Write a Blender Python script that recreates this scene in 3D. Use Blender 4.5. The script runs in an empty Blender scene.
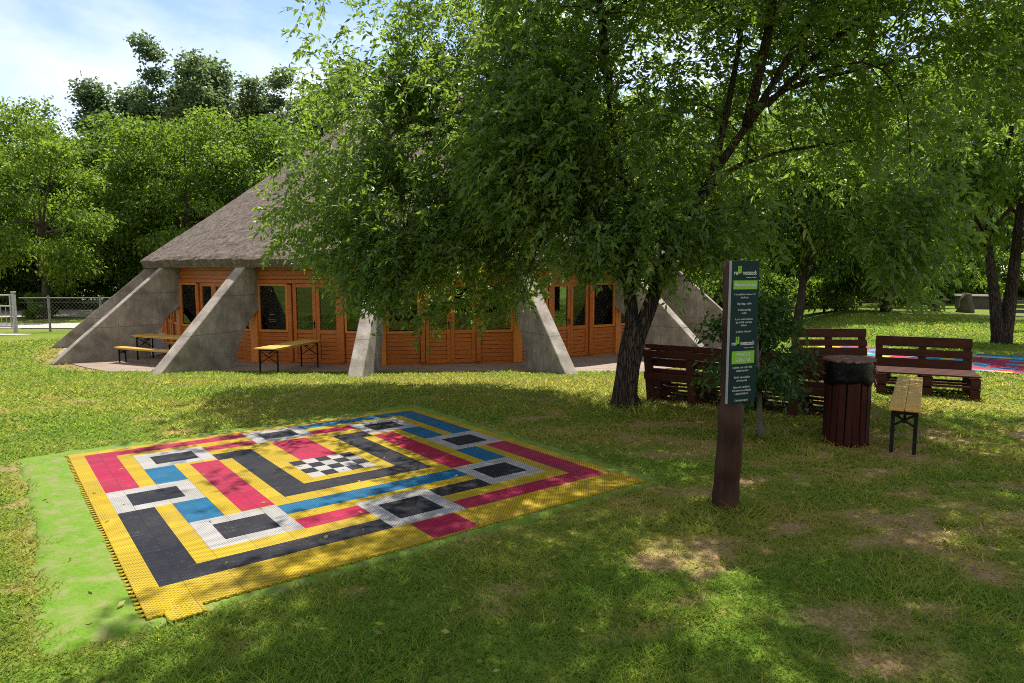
import bpy, math, random
import numpy as np
from mathutils import Vector, Matrix
rng = np.random.default_rng(7)
random.seed(7)
S = bpy.context.scene
COL = S.collection
PI = math.pi
R = math.radians
CAMH = 1.65
SUN_EL, SUN_AZ = R(63.0), R(15.7)          # azimuth measured from +Y towards +X
SUNV = np.array([math.sin(SUN_AZ)*math.cos(SUN_EL), math.cos(SUN_AZ)*math.cos(SUN_EL), math.sin(SUN_EL)])

# ------------------------------------------------------------------ noise / terrain
_LAT = rng.random((512, 512))
def vnoise(x, y):
    x = np.asarray(x, float); y = np.asarray(y, float)
    xi = np.floor(x).astype(int); yi = np.floor(y).astype(int)
    fx = x-xi; fy = y-yi
    fx = fx*fx*(3-2*fx); fy = fy*fy*(3-2*fy)
    a = _LAT[xi % 512, yi % 512]; b = _LAT[(xi+1) % 512, yi % 512]
    c = _LAT[xi % 512, (yi+1) % 512]; d = _LAT[(xi+1) % 512, (yi+1) % 512]
    return (a*(1-fx)+b*fx)*(1-fy)+(c*(1-fx)+d*fx)*fy
def fbm(x, y, o=4):
    s = 0; a = .5; t = 0
    for k in range(o):
        s = s+a*vnoise(np.asarray(x)*2**k+17.3*k, np.asarray(y)*2**k+5.7*k); t += a; a *= .5
    return s/t
def sstep(a, b, x):
    t = np.clip((np.asarray(x, float)-a)/(b-a), 0, 1)
    return t*t*(3-2*t)
# mat frame
MTL = np.array([-3.98, 5.98]); MTR = np.array([-1.20, 8.14]); MFR = np.array([1.08, 5.28]); MFL = np.array([-1.69, 3.12])
MU = (MTR-MTL); MW = np.linalg.norm(MU); MU = MU/MW
MV = (MFL-MTL); MH = np.linalg.norm(MV); MV = np.array([MU[1], -MU[0]])
def mat_uv(x, y):
    dx = np.asarray(x)-MTL[0]; dy = np.asarray(y)-MTL[1]
    return dx*MU[0]+dy*MU[1], dx*MV[0]+dy*MV[1]
CX, CY = -3.38, 26.8                        # centre of the round building
DROP = 0.8
def gz(x, y):
    x = np.asarray(x, float); y = np.asarray(y, float)
    s = sstep(8.5, 17.5, y)
    q = x/np.maximum(y, 1.0)
    sx = 1-sstep(.31, .52, q)
    z = -DROP*s*sx
    # small lumps away from mats and building
    u, v = mat_uv(x, y)
    dm = np.maximum(np.maximum(-u-.4, u-MW-.15), np.maximum(-v-.15, v-MH-.15))
    k = sstep(.05, .8, dm)*(1-sstep(14, 17, y)*(1-sstep(30, 60, y)))
    z = z+k*((fbm(x*.55, y*.55, 3)-.5)*.09)
    far = sstep(60, 200, np.hypot(x, y))
    return z+far*(fbm(x*.01+9, y*.01, 3)-.5)*4
def gzf(x, y): return float(gz(x, y))
# second mat
M2A = np.array([5.3, 13.2]); M2B = np.array([8.3, 10.6]); M2d = (M2B-M2A)/np.linalg.norm(M2B-M2A); M2n = np.array([-M2d[1], M2d[0]])
M2W, M2H = 4.4, 2.9
def mat2_uv(x, y):
    dx = np.asarray(x)-M2A[0]; dy = np.asarray(y)-M2A[1]
    return dx*M2d[0]+dy*M2d[1], dx*M2n[0]+dy*M2n[1]

def dirt_mask(x, y):
    x = np.asarray(x, float); y = np.asarray(y, float)
    b = .215*np.exp(-(((x-4.2)/3.2)**2+((y-6.0)/2.4)**2)) + .16*np.exp(-(((x-1.2)/1.6)**2+((y-7.2)/1.6)**2)) \
        + .14*np.exp(-(((x-1.8)/2.2)**2+((y-3.6)/1.2)**2))
    n = fbm(x*2.3+3, y*3.8+8, 5)+.55*(fbm(x*6+31, y*10, 3)-.5)
    d = sstep(.635, .90, n+b)
    u, v = mat_uv(x, y)
    dc = np.maximum(np.maximum(-u-.38, u-MW-.12), np.maximum(-v-.12, v-MH-.07))
    fr = (1-sstep(.03, .12, dc+.12*(fbm(x*7, y*7, 3)-.5)))*sstep(.40, .60, fbm(x*3+50, y*3, 3)+.12*(u < .1))
    rr = np.hypot(x-CX, y-CY)
    ring = (1-sstep(12.4, 12.9, rr+.5*(fbm(x*3, y*3, 3)-.5)))*(y > 16.6)
    return np.clip(np.maximum(np.maximum(d, fr*.5), ring*.8), 0, 1)
def dry_mask(x, y):
    x = np.asarray(x, float); y = np.asarray(y, float)
    b = .62*np.exp(-(((x+1.0)/5.5)**2+((y-11.5)/4.0)**2)) + .30*np.exp(-(((x-4.5)/4)**2+((y-7.5)/3.5)**2))
    return np.clip(b+1.0*(fbm(x*.7+11, y*1.2+2, 4)-.5)+.16+.5*(fbm(x*3.1, y*4.3, 3)-.5), 0, 1)

# ------------------------------------------------------------------ mesh helpers
class MB:
    def __init__(s): s.v = []; s.f = []; s.m = []
    def add(s, vs, fs, mi=0):
        o = len(s.v); s.v += [tuple(v) for v in vs]
        s.f += [tuple(i+o for i in f) for f in fs]; s.m += [mi]*len(fs)
    def box(s, c, d, M=None, mi=0, bev=0.0):
        hx, hy, hz = d[0]/2, d[1]/2, d[2]/2
        if bev <= 0:
            vs = [Vector((c[0]+sx*hx, c[1]+sy*hy, c[2]+sz*hz)) for sx in (-1, 1) for sy in (-1, 1) for sz in (-1, 1)]
            fs = [(0, 1, 3, 2), (4, 6, 7, 5), (0, 4, 5, 1), (2, 3, 7, 6), (0, 2, 6, 4), (1, 5, 7, 3)]
        else:
            b = min(bev, hx*.9, hy*.9, hz*.9); vs = []; idx = {}
            for sx in (-1, 1):
                for sy in (-1, 1):
                    for sz in (-1, 1):
                        for a in range(3):
                            p = [sx*(hx-b), sy*(hy-b), sz*(hz-b)]
                            p[a] = (sx*hx, sy*hy, sz*hz)[a]
                            idx[(sx, sy, sz, a)] = len(vs); vs.append(Vector((c[0]+p[0], c[1]+p[1], c[2]+p[2])))
            fs = []
            for a in range(3):
                o1, o2 = [(1, 2), (2, 0), (0, 1)][a]
                for sg in (-1, 1):
                    q = []
                    for (p1, p2) in ((-1, -1), (1, -1), (1, 1), (-1, 1)):
                        k = [0, 0, 0]; k[a] = sg; k[o1] = p1; k[o2] = p2; q.append(idx[(k[0], k[1], k[2], a)])
                    fs.append(tuple(q if sg > 0 else q[::-1]))
            for a in range(3):
                o1, o2 = [(1, 2), (2, 0), (0, 1)][a]
                for s1 in (-1, 1):
                    for s2 in (-1, 1):
                        k = [0, 0, 0]; k[o1] = s1; k[o2] = s2
                        k0 = k[:]; k0[a] = -1; k1 = k[:]; k1[a] = 1
                        q = [idx[(*k0, o1)], idx[(*k1, o1)], idx[(*k1, o2)], idx[(*k0, o2)]]
                        fs.append(tuple(q))
            for sx in (-1, 1):
                for sy in (-1, 1):
                    for sz in (-1, 1):
                        fs.append(tuple(idx[(sx, sy, sz, a)] for a in range(3)))
        if M is not None: vs = [M @ v for v in vs]
        s.add(vs, fs, mi)
    def bar(s, a, b, w, h=None, mi=0, bev=0.0, up=(0, 0, 1)):
        a = Vector(a); b = Vector(b); d = b-a; L = d.length; d.normalize()
        up = Vector(up)
        if abs(d.dot(up)) > .98: up = Vector((0, 1, 0))
        x = d.cross(up).normalized(); z = x.cross(d).normalized()
        M = Matrix((x, d, z)).transposed().to_4x4(); M.translation = (a+b)/2
        s.box((0, 0, 0), (w, L, h or w), M, mi, bev)
    def tube(s, pts, rad, n=8, mi=0, cap=True, jit=0.0):
        pts = [Vector(p) for p in pts]; o = len(s.v); m = len(pts)
        t0 = (pts[1]-pts[0]).normalized()
        x = t0.orthogonal().normalized()
        for i in range(m):
            t = (pts[min(i+1, m-1)]-pts[max(i-1, 0)]).normalized()
            x = (x-t*x.dot(t)).normalized(); y = t.cross(x)
            r = rad[i] if hasattr(rad, '__len__') else rad
            for k in range(n):
                a = 2*PI*k/n
                rr = r*(1+(random.uniform(-jit, jit) if jit else 0))
                s.v.append(tuple(pts[i]+x*(rr*math.cos(a))+y*(rr*math.sin(a))))
        for i in range(m-1):
            for k in range(n):
                s.f.append((o+i*n+k, o+i*n+(k+1) % n, o+(i+1)*n+(k+1) % n, o+(i+1)*n+k)); s.m.append(mi)
        if cap:
            s.f.append(tuple(o+k for k in range(n))[::-1]); s.m.append(mi)
            s.f.append(tuple(o+(m-1)*n+k for k in range(n))); s.m.append(mi)
    def mesh(s, name, mats, smooth=False):
        me = bpy.data.meshes.new(name); me.from_pydata(s.v, [], s.f)
        mats = mats if isinstance(mats, (list, tuple)) else [mats]
        for m in mats: me.materials.append(m)
        if len(mats) > 1: me.polygons.foreach_set('material_index', s.m)
        if smooth: me.polygons.foreach_set('use_smooth', [True]*len(s.f))
        me.update(); return me
    def build(s, name, mats, parent=None, smooth=False):
        return link(name, s.mesh(name, mats, smooth), parent)
def link(name, me, parent=None):
    o = bpy.data.objects.new(name, me); COL.objects.link(o)
    if parent is not None: o.parent = parent
    return o
def empty(name, loc=(0, 0, 0), rz=0.0):
    o = bpy.data.objects.new(name, None); COL.objects.link(o)
    o.empty_display_size = .2; o.location = loc; o.rotation_euler = (0, 0, rz); return o
def tag(o, label=None, cat=None, group=None, kind=None):
    if label: o['label'] = label
    if cat: o['category'] = cat
    if group: o['group'] = group
    if kind: o['kind'] = kind
    return o
def children(o): return [c for c in COL.objects if c.parent == o]
def copy_tree(o, parent=None):
    c = o.copy(); COL.objects.link(c)
    if parent is not None: c.parent = parent
    for ch in list(o.children): copy_tree(ch, c)
    return c
def np_mesh(name, verts, faces, mat, attrs=None, nper=3):
    me = bpy.data.meshes.new(name)
    nv = len(verts); nf = len(faces)
    me.vertices.add(nv); me.vertices.foreach_set('co', np.ascontiguousarray(verts, np.float32).ravel())
    me.loops.add(nf*nper); me.loops.foreach_set('vertex_index', np.ascontiguousarray(faces, np.int32).ravel())
    me.polygons.add(nf); me.polygons.foreach_set('loop_start', np.arange(0, nf*nper, nper, dtype=np.int32))
    for k, a in (attrs or {}).items():
        at = me.attributes.new(k, 'FLOAT', 'POINT'); at.data.foreach_set('value', np.ascontiguousarray(a, np.float32))
    if mat: me.materials.append(mat)
    me.update(calc_edges=True); me.validate(); return me

# ------------------------------------------------------------------ materials
def newmat(name):
    m = bpy.data.materials.new(name); m.use_nodes = True
    nt = m.node_tree; b = nt.nodes['Principled BSDF']
    return m, nt, b
def N(nt, t, **kw):
    n = nt.nodes.new(t)
    for k, v in kw.items(): setattr(n, k, v)
    return n
def ramp(nt, fac, stops):
    r = N(nt, 'ShaderNodeValToRGB'); e = r.color_ramp.elements
    while len(e) < len(stops): e.new(.5)
    for i, (p, c) in enumerate(stops):
        e[i].position = p; e[i].color = (*c, 1) if len(c) == 3 else c
    nt.links.new(fac, r.inputs['Fac']); return r.outputs['Color']
def mixc(nt, fac, a, b, mode='MIX'):
    n = N(nt, 'ShaderNodeMix', data_type='RGBA', blend_type=mode)
    for s, v in ((n.inputs[0], fac), (n.inputs[6], a), (n.inputs[7], b)):
        if hasattr(v, 'node'): nt.links.new(v, s)
        else: s.default_value = v if not isinstance(v, tuple) else ((*v, 1) if len(v) == 3 else v)
    return n.outputs[2]
def coords(nt, scale=(1, 1, 1), kind='Object', rot=(0, 0, 0)):
    t = N(nt, 'ShaderNodeTexCoord'); mp = N(nt, 'ShaderNodeMapping')
    mp.inputs['Scale'].default_value = scale; mp.inputs['Rotation'].default_value = rot
    nt.links.new(t.outputs[kind], mp.inputs['Vector']); return mp.outputs['Vector']
def noise(nt, vec, scale, detail=4, rough=.55):
    n = N(nt, 'ShaderNodeTexNoise'); n.inputs['Scale'].default_value = scale
    n.inputs['Detail'].default_value = detail; n.inputs['Roughness'].default_value = rough
    if vec is not None: nt.links.new(vec, n.inputs['Vector'])
    return n.outputs['Fac']
def bump(nt, b, h, strength=.3, dist=.02):
    n = N(nt, 'ShaderNodeBump'); n.inputs['Strength'].default_value = strength; n.inputs['Distance'].default_value = dist
    nt.links.new(h, n.inputs['Height']); nt.links.new(n.outputs['Normal'], b.inputs['Normal'])
def math_n(nt, op, a, b=None):
    n = N(nt, 'ShaderNodeMath', operation=op)
    for i, v in enumerate((a, b)):
        if v is None: continue
        if hasattr(v, 'node'): nt.links.new(v, n.inputs[i])
        else: n.inputs[i].default_value = v
    return n.outputs[0]
def attr(nt, name):
    return N(nt, 'ShaderNodeAttribute', attribute_name=name).outputs['Fac']

def simple(name, c1, c2, scale=6, rough=.7, bmp=.2, stretch=(1, 1, 1), spec=.3, metal=0, dist=.01):
    m, nt, b = newmat(name)
    v = coords(nt, stretch)
    f = noise(nt, v, scale, 5, .6)
    nt.links.new(ramp(nt, f, [(.3, c1), (.7, c2)]), b.inputs['Base Color'])
    b.inputs['Roughness'].default_value = rough; b.inputs['Specular IOR Level'].default_value = spec
    b.inputs['Metallic'].default_value = metal
    if bmp: bump(nt, b, f, bmp, dist)
    return m
def leafmat(name, dark, light, trans=.42, tcol=None, yellow=(.16, .17, .03), spec=.12, vary=1.0):
    m, nt, b = newmat(name)
    a = attr(nt, 'tint')
    col = ramp(nt, a, [(0, dark), (.75, light), (1, yellow)])
    oi = N(nt, 'ShaderNodeObjectInfo')                      # every tree its own shade of green
    col = mixc(nt, 1.0, col, ramp(nt, oi.outputs['Random'], [(0, (1-.28*vary, 1-.20*vary, 1-.15*vary)), (.5, (1.0, 1.0, 1.0)), (1, (1+.30*vary, 1+.12*vary, 1-.15*vary))]), 'MULTIPLY')
    nt.links.new(col, b.inputs['Base Color']); b.inputs['Roughness'].default_value = .42
    b.inputs['Specular IOR Level'].default_value = spec
    tr = N(nt, 'ShaderNodeBsdfTranslucent')
    nt.links.new(mixc(nt, .65, col, tcol or (.20, .34, .03)), tr.inputs['Color'])
    mx = N(nt, 'ShaderNodeMixShader'); mx.inputs[0].default_value = trans
    out = nt.nodes['Material Output']
    nt.links.new(b.outputs[0], mx.inputs[1]); nt.links.new(tr.outputs[0], mx.inputs[2]); nt.links.new(mx.outputs[0], out.inputs['Surface'])
    return m
M = {}
M['leaf'] = leafmat('ash_leaf', (.028, .058, .013), (.096, .165, .038), .52, (.32, .48, .04), (.27, .26, .06), .45, 0)
M['leaf_far'] = leafmat('far_leaf', (.026, .056, .012), (.088, .150, .030), .48, (.25, .40, .03))
M['leaf_light'] = leafmat('light_leaf', (.032, .066, .011), (.100, .170, .030), .50, (.30, .45, .035))
M['leaf_poplar'] = leafmat('poplar_leaf', (.034, .058, .030), (.10, .145, .07), .48, (.22, .32, .10))
M['leaf_shrub'] = leafmat('shrub_leaf', (.018, .045, .015), (.05, .10, .025), .35, (.14, .26, .03))

def grass_blade():
    m, nt, b = newmat('grass_blade')
    a = attr(nt, 'tint'); d = attr(nt, 'dry')
    c = ramp(nt, a, [(0, (.072, .150, .016)), (.6, (.155, .255, .026)), (1, (.28, .33, .04))])
    c2 = ramp(nt, a, [(0, (.19, .185, .03)), (.6, (.31, .275, .055)), (1, (.46, .39, .15))])
    col = mixc(nt, d, c, c2)
    nt.links.new(col, b.inputs['Base Color']); b.inputs['Roughness'].default_value = .6
    b.inputs['Specular IOR Level'].default_value = .2
    tr = N(nt, 'ShaderNodeBsdfTranslucent'); nt.links.new(mixc(nt, 1.0, col, (1.5, 1.5, 1.3), 'MULTIPLY'), tr.inputs['Color'])
    mx = N(nt, 'ShaderNodeMixShader'); mx.inputs[0].default_value = .55
    out = nt.nodes['Material Output']
    nt.links.new(b.outputs[0], mx.inputs[1]); nt.links.new(tr.outputs[0], mx.inputs[2]); nt.links.new(mx.outputs[0], out.inputs['Surface'])
    return m
M['grass'] = grass_blade()
def ground_mat():
    m, nt, b = newmat('lawn_ground')
    v = coords(nt)
    f1 = noise(nt, v, 14, 5, .7); f2 = noise(nt, v, .35, 4, .6); f3 = noise(nt, v, 60, 3, .7)
    g = ramp(nt, f1, [(.25, (.036, .064, .008)), (.5, (.090, .140, .015)), (.75, (.155, .195, .025))])
    y = ramp(nt, f1, [(.25, (.13, .125, .022)), (.5, (.225, .21, .038)), (.75, (.34, .29, .09))])
    s = ramp(nt, f3, [(.25, (.10, .062, .032)), (.55, (.27, .175, .092)), (.8, (.44, .32, .18))])
    dry = math_n(nt, 'ADD', attr(nt, 'dry'), math_n(nt, 'MULTIPLY', math_n(nt, 'SUBTRACT', f2, .5), .6))
    col = mixc(nt, dry, g, y)
    dd = ramp(nt, math_n(nt, 'ADD', attr(nt, 'dirt'), math_n(nt, 'MULTIPLY', math_n(nt, 'SUBTRACT', f1, .5), .7)), [(.25, (0, 0, 0)), (.95, (.9, .9, .9))])
    col = mixc(nt, dd, col, s)
    nt.links.new(col, b.inputs['Base Color']); b.inputs['Roughness'].default_value = .95; b.inputs['Specular IOR Level'].default_value = .1
    bump(nt, b, math_n(nt, 'ADD', f1, math_n(nt, 'MULTIPLY', f3, .5)), .6, .03)
    return m
M['ground'] = ground_mat()
M['bark'] = None
def bark(name, c1, c2):
    m, nt, b = newmat(name)
    v = coords(nt, (1, 1, .13))
    vo = N(nt, 'ShaderNodeTexVoronoi', feature='DISTANCE_TO_EDGE'); vo.inputs['Scale'].default_value = 34
    f = noise(nt, v, 9, 5, .65)
    w = N(nt, 'ShaderNodeVectorMath', operation='ADD'); nt.links.new(v, w.inputs[0])
    nn = N(nt, 'ShaderNodeTexNoise'); nn.inputs['Scale'].default_value = 5; nt.links.new(v, nn.inputs['Vector'])
    sc = N(nt, 'ShaderNodeVectorMath', operation='SCALE'); sc.inputs['Scale'].default_value = .16
    nt.links.new(nn.outputs['Color'], sc.inputs[0]); nt.links.new(sc.outputs[0], w.inputs[1]); nt.links.new(w.outputs[0], vo.inputs['Vector'])
    h = ramp(nt, vo.outputs['Distance'], [(0, (0, 0, 0)), (.16, (1, 1, 1))])
    col = mixc(nt, h, (c1[0]*.5, c1[1]*.5, c1[2]*.5), ramp(nt, f, [(.3, c1), (.7, c2)]))
    nt.links.new(col, b.inputs['Base Color']); b.inputs['Roughness'].default_value = .9; b.inputs['Specular IOR Level'].default_value = .15
    bump(nt, b, math_n(nt, 'ADD', h, f), .9, .03)
    return m
M['bark'] = bark('bark_dark', (.035, .026, .020), (.085, .064, .048))
M['bark_far'] = simple('bark_far', (.03, .024, .018), (.075, .06, .045), 8, .9, .4, (1, 1, .3))
M['bark_grey'] = simple('bark_grey', (.07, .06, .05), (.14, .12, .10), 20, .9, .4, (1, 1, .3))

def plastic(name, col):
    m, nt, b = newmat(name)
    v = coords(nt)
    sx = N(nt, 'ShaderNodeSeparateXYZ'); nt.links.new(v, sx.inputs[0])
    def wave(o, k): 
        return math_n(nt, 'SINE', math_n(nt, 'MULTIPLY', o, k))
    k = 2*PI/.0245
    h = math_n(nt, 'MULTIPLY', wave(sx.outputs[0], k), wave(sx.outputs[1], k))      # little perforations of the floor tile
    hole = ramp(nt, h, [(.10, (0, 0, 0)), (.55, (1, 1, 1))])
    f = noise(nt, v, 1.7, 5, .6); f2 = noise(nt, v, 22, 4, .7)
    c = mixc(nt, ramp(nt, f, [(.35, (0, 0, 0)), (.75, (1, 1, 1))]), col, tuple(x*.8+.02 for x in col))
    c = mixc(nt, ramp(nt, f2, [(.56, (0, 0, 0)), (.8, (.35, .35, .35))]), c, (.17, .145, .10))           # dust
    f4 = noise(nt, coords(nt, (1, 3, 1), 'Object', (0, 0, .6)), 5, 6, .75)
    c = mixc(nt, ramp(nt, f4, [(.58, (0, 0, 0)), (.74, (.45, .45, .45))]), c, (.21, .18, .13))
    vf = N(nt, 'ShaderNodeVectorMath', operation='FLOOR'); vs_ = N(nt, 'ShaderNodeVectorMath', operation='SCALE'); vs_.inputs['Scale'].default_value = 31/MW
    nt.links.new(v, vs_.inputs[0]); nt.links.new(vs_.outputs[0], vf.inputs[0])
    wn = N(nt, 'ShaderNodeTexWhiteNoise', noise_dimensions='2D'); nt.links.new(vf.outputs[0], wn.inputs['Vector'])
    c = mixc(nt, 1.0, c, ramp(nt, wn.outputs['Value'], [(0, (.84, .84, .84)), (1, (1.08, 1.08, 1.08))]), 'MULTIPLY')     # each tile faded a little differently
    # joint between tiles
    def seam(o, p):
        t = math_n(nt, 'ABSOLUTE', math_n(nt, 'SUBTRACT', math_n(nt, 'FRACT', math_n(nt, 'DIVIDE', o, p)), .5))
        return math_n(nt, 'GREATER_THAN', t, .488)
    sm = math_n(nt, 'MAXIMUM', seam(sx.outputs[0], MW/31*2), seam(sx.outputs[1], MW/31*2))
    c = mixc(nt, math_n(nt, 'MULTIPLY', hole, .68), c, tuple(x*.18 for x in col))
    c = mixc(nt, math_n(nt, 'MULTIPLY', sm, .5), c, tuple(x*.25 for x in col))
    nt.links.new(c, b.inputs['Base Color']); b.inputs['Roughness'].default_value = .62; b.inputs['Specular IOR Level'].default_value = .13
    bump(nt, b, math_n(nt, 'SUBTRACT', math_n(nt, 'MULTIPLY', f2, .3), hole), .6, .004)
    return m
MATC = {'y': plastic('tile_yellow', (0.3700, 0.2550, 0.0036)), 'r': plastic('tile_crimson', (0.2970, 0.0063, 0.0405)), 'k': plastic('tile_black', (.0075, .008, .013)),
        'w': plastic('tile_white', (0.3150, 0.3042, 0.2898)), 'b': plastic('tile_blue', (0.0027, 0.0945, 0.1935))}
for k_, c_ in (('c', (.02, .28, .42)), ('g', (.50, .40, .04)), ('p', (.52, .012, .05))): MATC[k_] = plastic('tile_far_'+{'c': 'cyan', 'g': 'ochre', 'p': 'pink'}[k_], c_)
def carpet_mat():
    m, nt, b = newmat('turf_carpet')
    v = coords(nt)
    f = noise(nt, v, 3, 5, .65); f2 = noise(nt, v, 45, 4, .7); f3 = noise(nt, v, 9, 4, .7)
    c = ramp(nt, f2, [(.25, (.055, .130, .007)), (.6, (.098, .190, .011)), (.85, (.16, .24, .024))])
    c = mixc(nt, ramp(nt, f, [(.4, (0, 0, 0)), (.75, (.8, .8, .8))]), c, (.135, .185, .030))
    c = mixc(nt, ramp(nt, f3, [(.47, (0, 0, 0)), (.70, (.8, .8, .8))]), c, (.20, .175, .085))
    nt.links.new(c, b.inputs['Base Color']); b.inputs['Roughness'].default_value = .85; b.inputs['Specular IOR Level'].default_value = .15
    bump(nt, b, f2, .6, .01); return m
M['carpet'] = carpet_mat()
def wood(name, c1, c2, c3=None, stretch=(1, 14, 14), rough=.55, scale=2.2, spec=.35, bm=.15):
    m, nt, b = newmat(name)
    v = coords(nt, stretch)
    f = noise(nt, v, scale, 6, .65); f2 = noise(nt, coords(nt), 1.3, 3)
    c = ramp(nt, f, [(.28, c1), (.72, c2)])
    if c3: c = mixc(nt, ramp(nt, f2, [(.42, (0, 0, 0)), (.68, (1, 1, 1))]), c, c3)
    nt.links.new(c, b.inputs['Base Color']); b.inputs['Roughness'].default_value = rough; b.inputs['Specular IOR Level'].default_value = spec
    bump(nt, b, f, bm, .006); return m
M['wall_wood'] = wood('orange_board', (.23, .055, .007), (.50, .145, .018), (.32, .084, .010), (1, 1, 22), .45)
M['post_wood'] = wood('orange_post', (.36, .105, .010), (.62, .205, .026), (.48, .148, .016), (22, 22, 1), .45)
M['pallet'] = wood('pallet_stain', (.024, .0085, .005), (.080, .024, .013), (.048, .015, .009), (2, 14, 14), .65, spec=.12)
M['bin_wood'] = wood('bin_stain', (.014, .004, .003), (.046, .011, .007), None, (14, 14, 1), .6, spec=.12)
M['log'] = wood('stained_log', (.006, .002, .0015), (.036, .011, .007), (.085, .045, .028), (16, 16, .9), .6, 3, .2, .8)
M['beer_wood'] = wood('beer_wood', (.34, .19, .030), (.56, .34, .060), (.42, .26, .045), (3, 20, 20), .5)
M['lid_wood'] = wood('bin_lid', (.06, .028, .020), (.19, .10, .065), (.08, .032, .022), (4, 9, 9), .7)
M['black_metal'] = simple('black_metal', (.006, .006, .0065), (.015, .015, .015), 10, .5, 0, spec=.1)
M['bag'] = simple('black_bag', (.002, .002, .0022), (.004, .004, .0042), 14, .34, .9, (1, 1, .6), .10, 0, .02)
M['sign_green'] = simple('sign_dark', (.003, .016, .019), (.005, .022, .025), 3, .5, 0, spec=.12)
M['alu'] = simple('aluminium', (.22, .22, .22), (.32, .32, .32), 10, .5, 0, metal=.2)
M['lime'] = simple('lime_print', (.13, .31, .015), (.155, .35, .02), 3, .4, 0)
M['white_print'] = simple('white_print', (.36, .40, .41), (.44, .47, .48), 3, .5, 0)
M['galv'] = simple('galvanised', (.13, .125, .12), (.24, .235, .23), 8, .6, 0, metal=.2)
M['white_paint'] = simple('white_paint', (.68, .68, .68), (.8, .8, .79), 7, .5, .05)
M['blue_plastic'] = simple('pale_blue', (.36, .44, .58), (.50, .56, .66), 4, .45, .05)
M['gate_paint'] = simple('gate_paint', (.24, .245, .25), (.36, .36, .36), 7, .5, .05)
M['shed'] = simple('shed_grey', (.06, .053, .047), (.12, .108, .098), 5, .85, .3, (1, 1, 8))
M['rail_wood'] = simple('rail_wood', (.05, .038, .028), (.11, .085, .065), 6, .9, .3)
M['stump'] = simple('stump', (.035, .035, .02), (.09, .085, .05), 9, .95, .5)
M['road'] = simple('road_gravel', (.30, .26, .215), (.44, .385, .32), 7, .95, .3)
M['path'] = simple('path_concrete', (.42, .37, .31), (.55, .49, .42), 5, .9, .2)
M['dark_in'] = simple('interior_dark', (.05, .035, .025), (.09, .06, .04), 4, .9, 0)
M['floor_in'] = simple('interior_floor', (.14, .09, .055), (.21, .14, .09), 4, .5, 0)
def concrete():
    m, nt, b = newmat('board_concrete')
    v = coords(nt)
    f = noise(nt, v, 2.2, 6, .65); f2 = noise(nt, v, 38, 4, .7); f3 = noise(nt, coords(nt, (9, 9, .7)), 1.6, 4, .7)
    c = ramp(nt, f, [(.28, (.13, .108, .088)), (.5, (.24, .208, .175)), (.75, (.39, .345, .297))])
    c = mixc(nt, ramp(nt, f2, [(.28, (.5, .5, .5)), (.42, (0, 0, 0))]), c, (.14, .12, .10))
    c = mixc(nt, ramp(nt, f3, [(.5, (0, 0, 0)), (.72, (.65, .65, .65))]), c, (.14, .12, .105))
    sx = N(nt, 'ShaderNodeSeparateXYZ'); nt.links.new(v, sx.inputs[0])
    t = math_n(nt, 'ABSOLUTE', math_n(nt, 'SUBTRACT', math_n(nt, 'FRACT', math_n(nt, 'DIVIDE', math_n(nt, 'ADD', sx.outputs[2], .45), .92)), .5))
    s = math_n(nt, 'LESS_THAN', t, .012)
    c = mixc(nt, math_n(nt, 'MULTIPLY', s, .45), c, (.08, .07, .06))
    nt.links.new(c, b.inputs['Base Color']); b.inputs['Roughness'].default_value = .9; b.inputs['Specular IOR Level'].default_value = .2
    bump(nt, b, math_n(nt, 'SUBTRACT', math_n(nt, 'ADD', f2, f), math_n(nt, 'MULTIPLY', s, 1.0)), .45, .012)
    return m
M['concrete'] = concrete()
def thatch():
    m, nt, b = newmat('reed_thatch')
    uv = N(nt, 'ShaderNodeUVMap', uv_map='UVMap')
    mp = N(nt, 'ShaderNodeMapping'); mp.inputs['Scale'].default_value = (110, 10, 1); nt.links.new(uv.outputs[0], mp.inputs['Vector'])
    f = noise(nt, mp.outputs[0], 3.2, 6, .75)
    f2 = noise(nt, coords(nt), 1.2, 5, .7); f3 = noise(nt, coords(nt), 9, 4, .7)
    c = ramp(nt, f, [(.28, (.045, .035, .028)), (.5, (.135, .108, .088)), (.72, (.27, .22, .18))])
    c = mixc(nt, ramp(nt, f2, [(.35, (0, 0, 0)), (.7, (.6, .6, .6))]), c, (.12, .097, .080))
    c = mixc(nt, ramp(nt, f3, [(.35, (.8, .8, .8)), (.5, (0, 0, 0))]), c, (.075, .058, .050))
    nt.links.new(c, b.inputs['Base Color']); b.inputs['Roughness'].default_value = .95; b.inputs['Specular IOR Level'].default_value = .1
    bump(nt, b, math_n(nt, 'ADD', f, f3), .9, .05)
    return m
M['thatch'] = thatch()
def paver():
    m, nt, b = newmat('terrace_paver')
    v = coords(nt)
    br = N(nt, 'ShaderNodeTexBrick'); br.inputs['Scale'].default_value = 1.0
    br.inputs['Brick Width'].default_value = .9; br.inputs['Row Height'].default_value = .145; br.inputs['Mortar Size'].default_value = .008
    br.inputs['Color1'].default_value = (.165, .118, .082, 1); br.inputs['Color2'].default_value = (.23, .17, .122, 1); br.inputs['Mortar'].default_value = (.09, .07, .055, 1)
    nt.links.new(v, br.inputs['Vector'])
    f = noise(nt, v, 4, 5, .7)
    c = mixc(nt, ramp(nt, f, [(.4, (0, 0, 0)), (.75, (.6, .6, .6))]), br.outputs['Color'], (.20, .16, .12))
    nt.links.new(c, b.inputs['Base Color']); b.inputs['Roughness'].default_value = .85
    bump(nt, b, br.outputs['Fac'], -.4, .01); return m
M['paver'] = paver()
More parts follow.
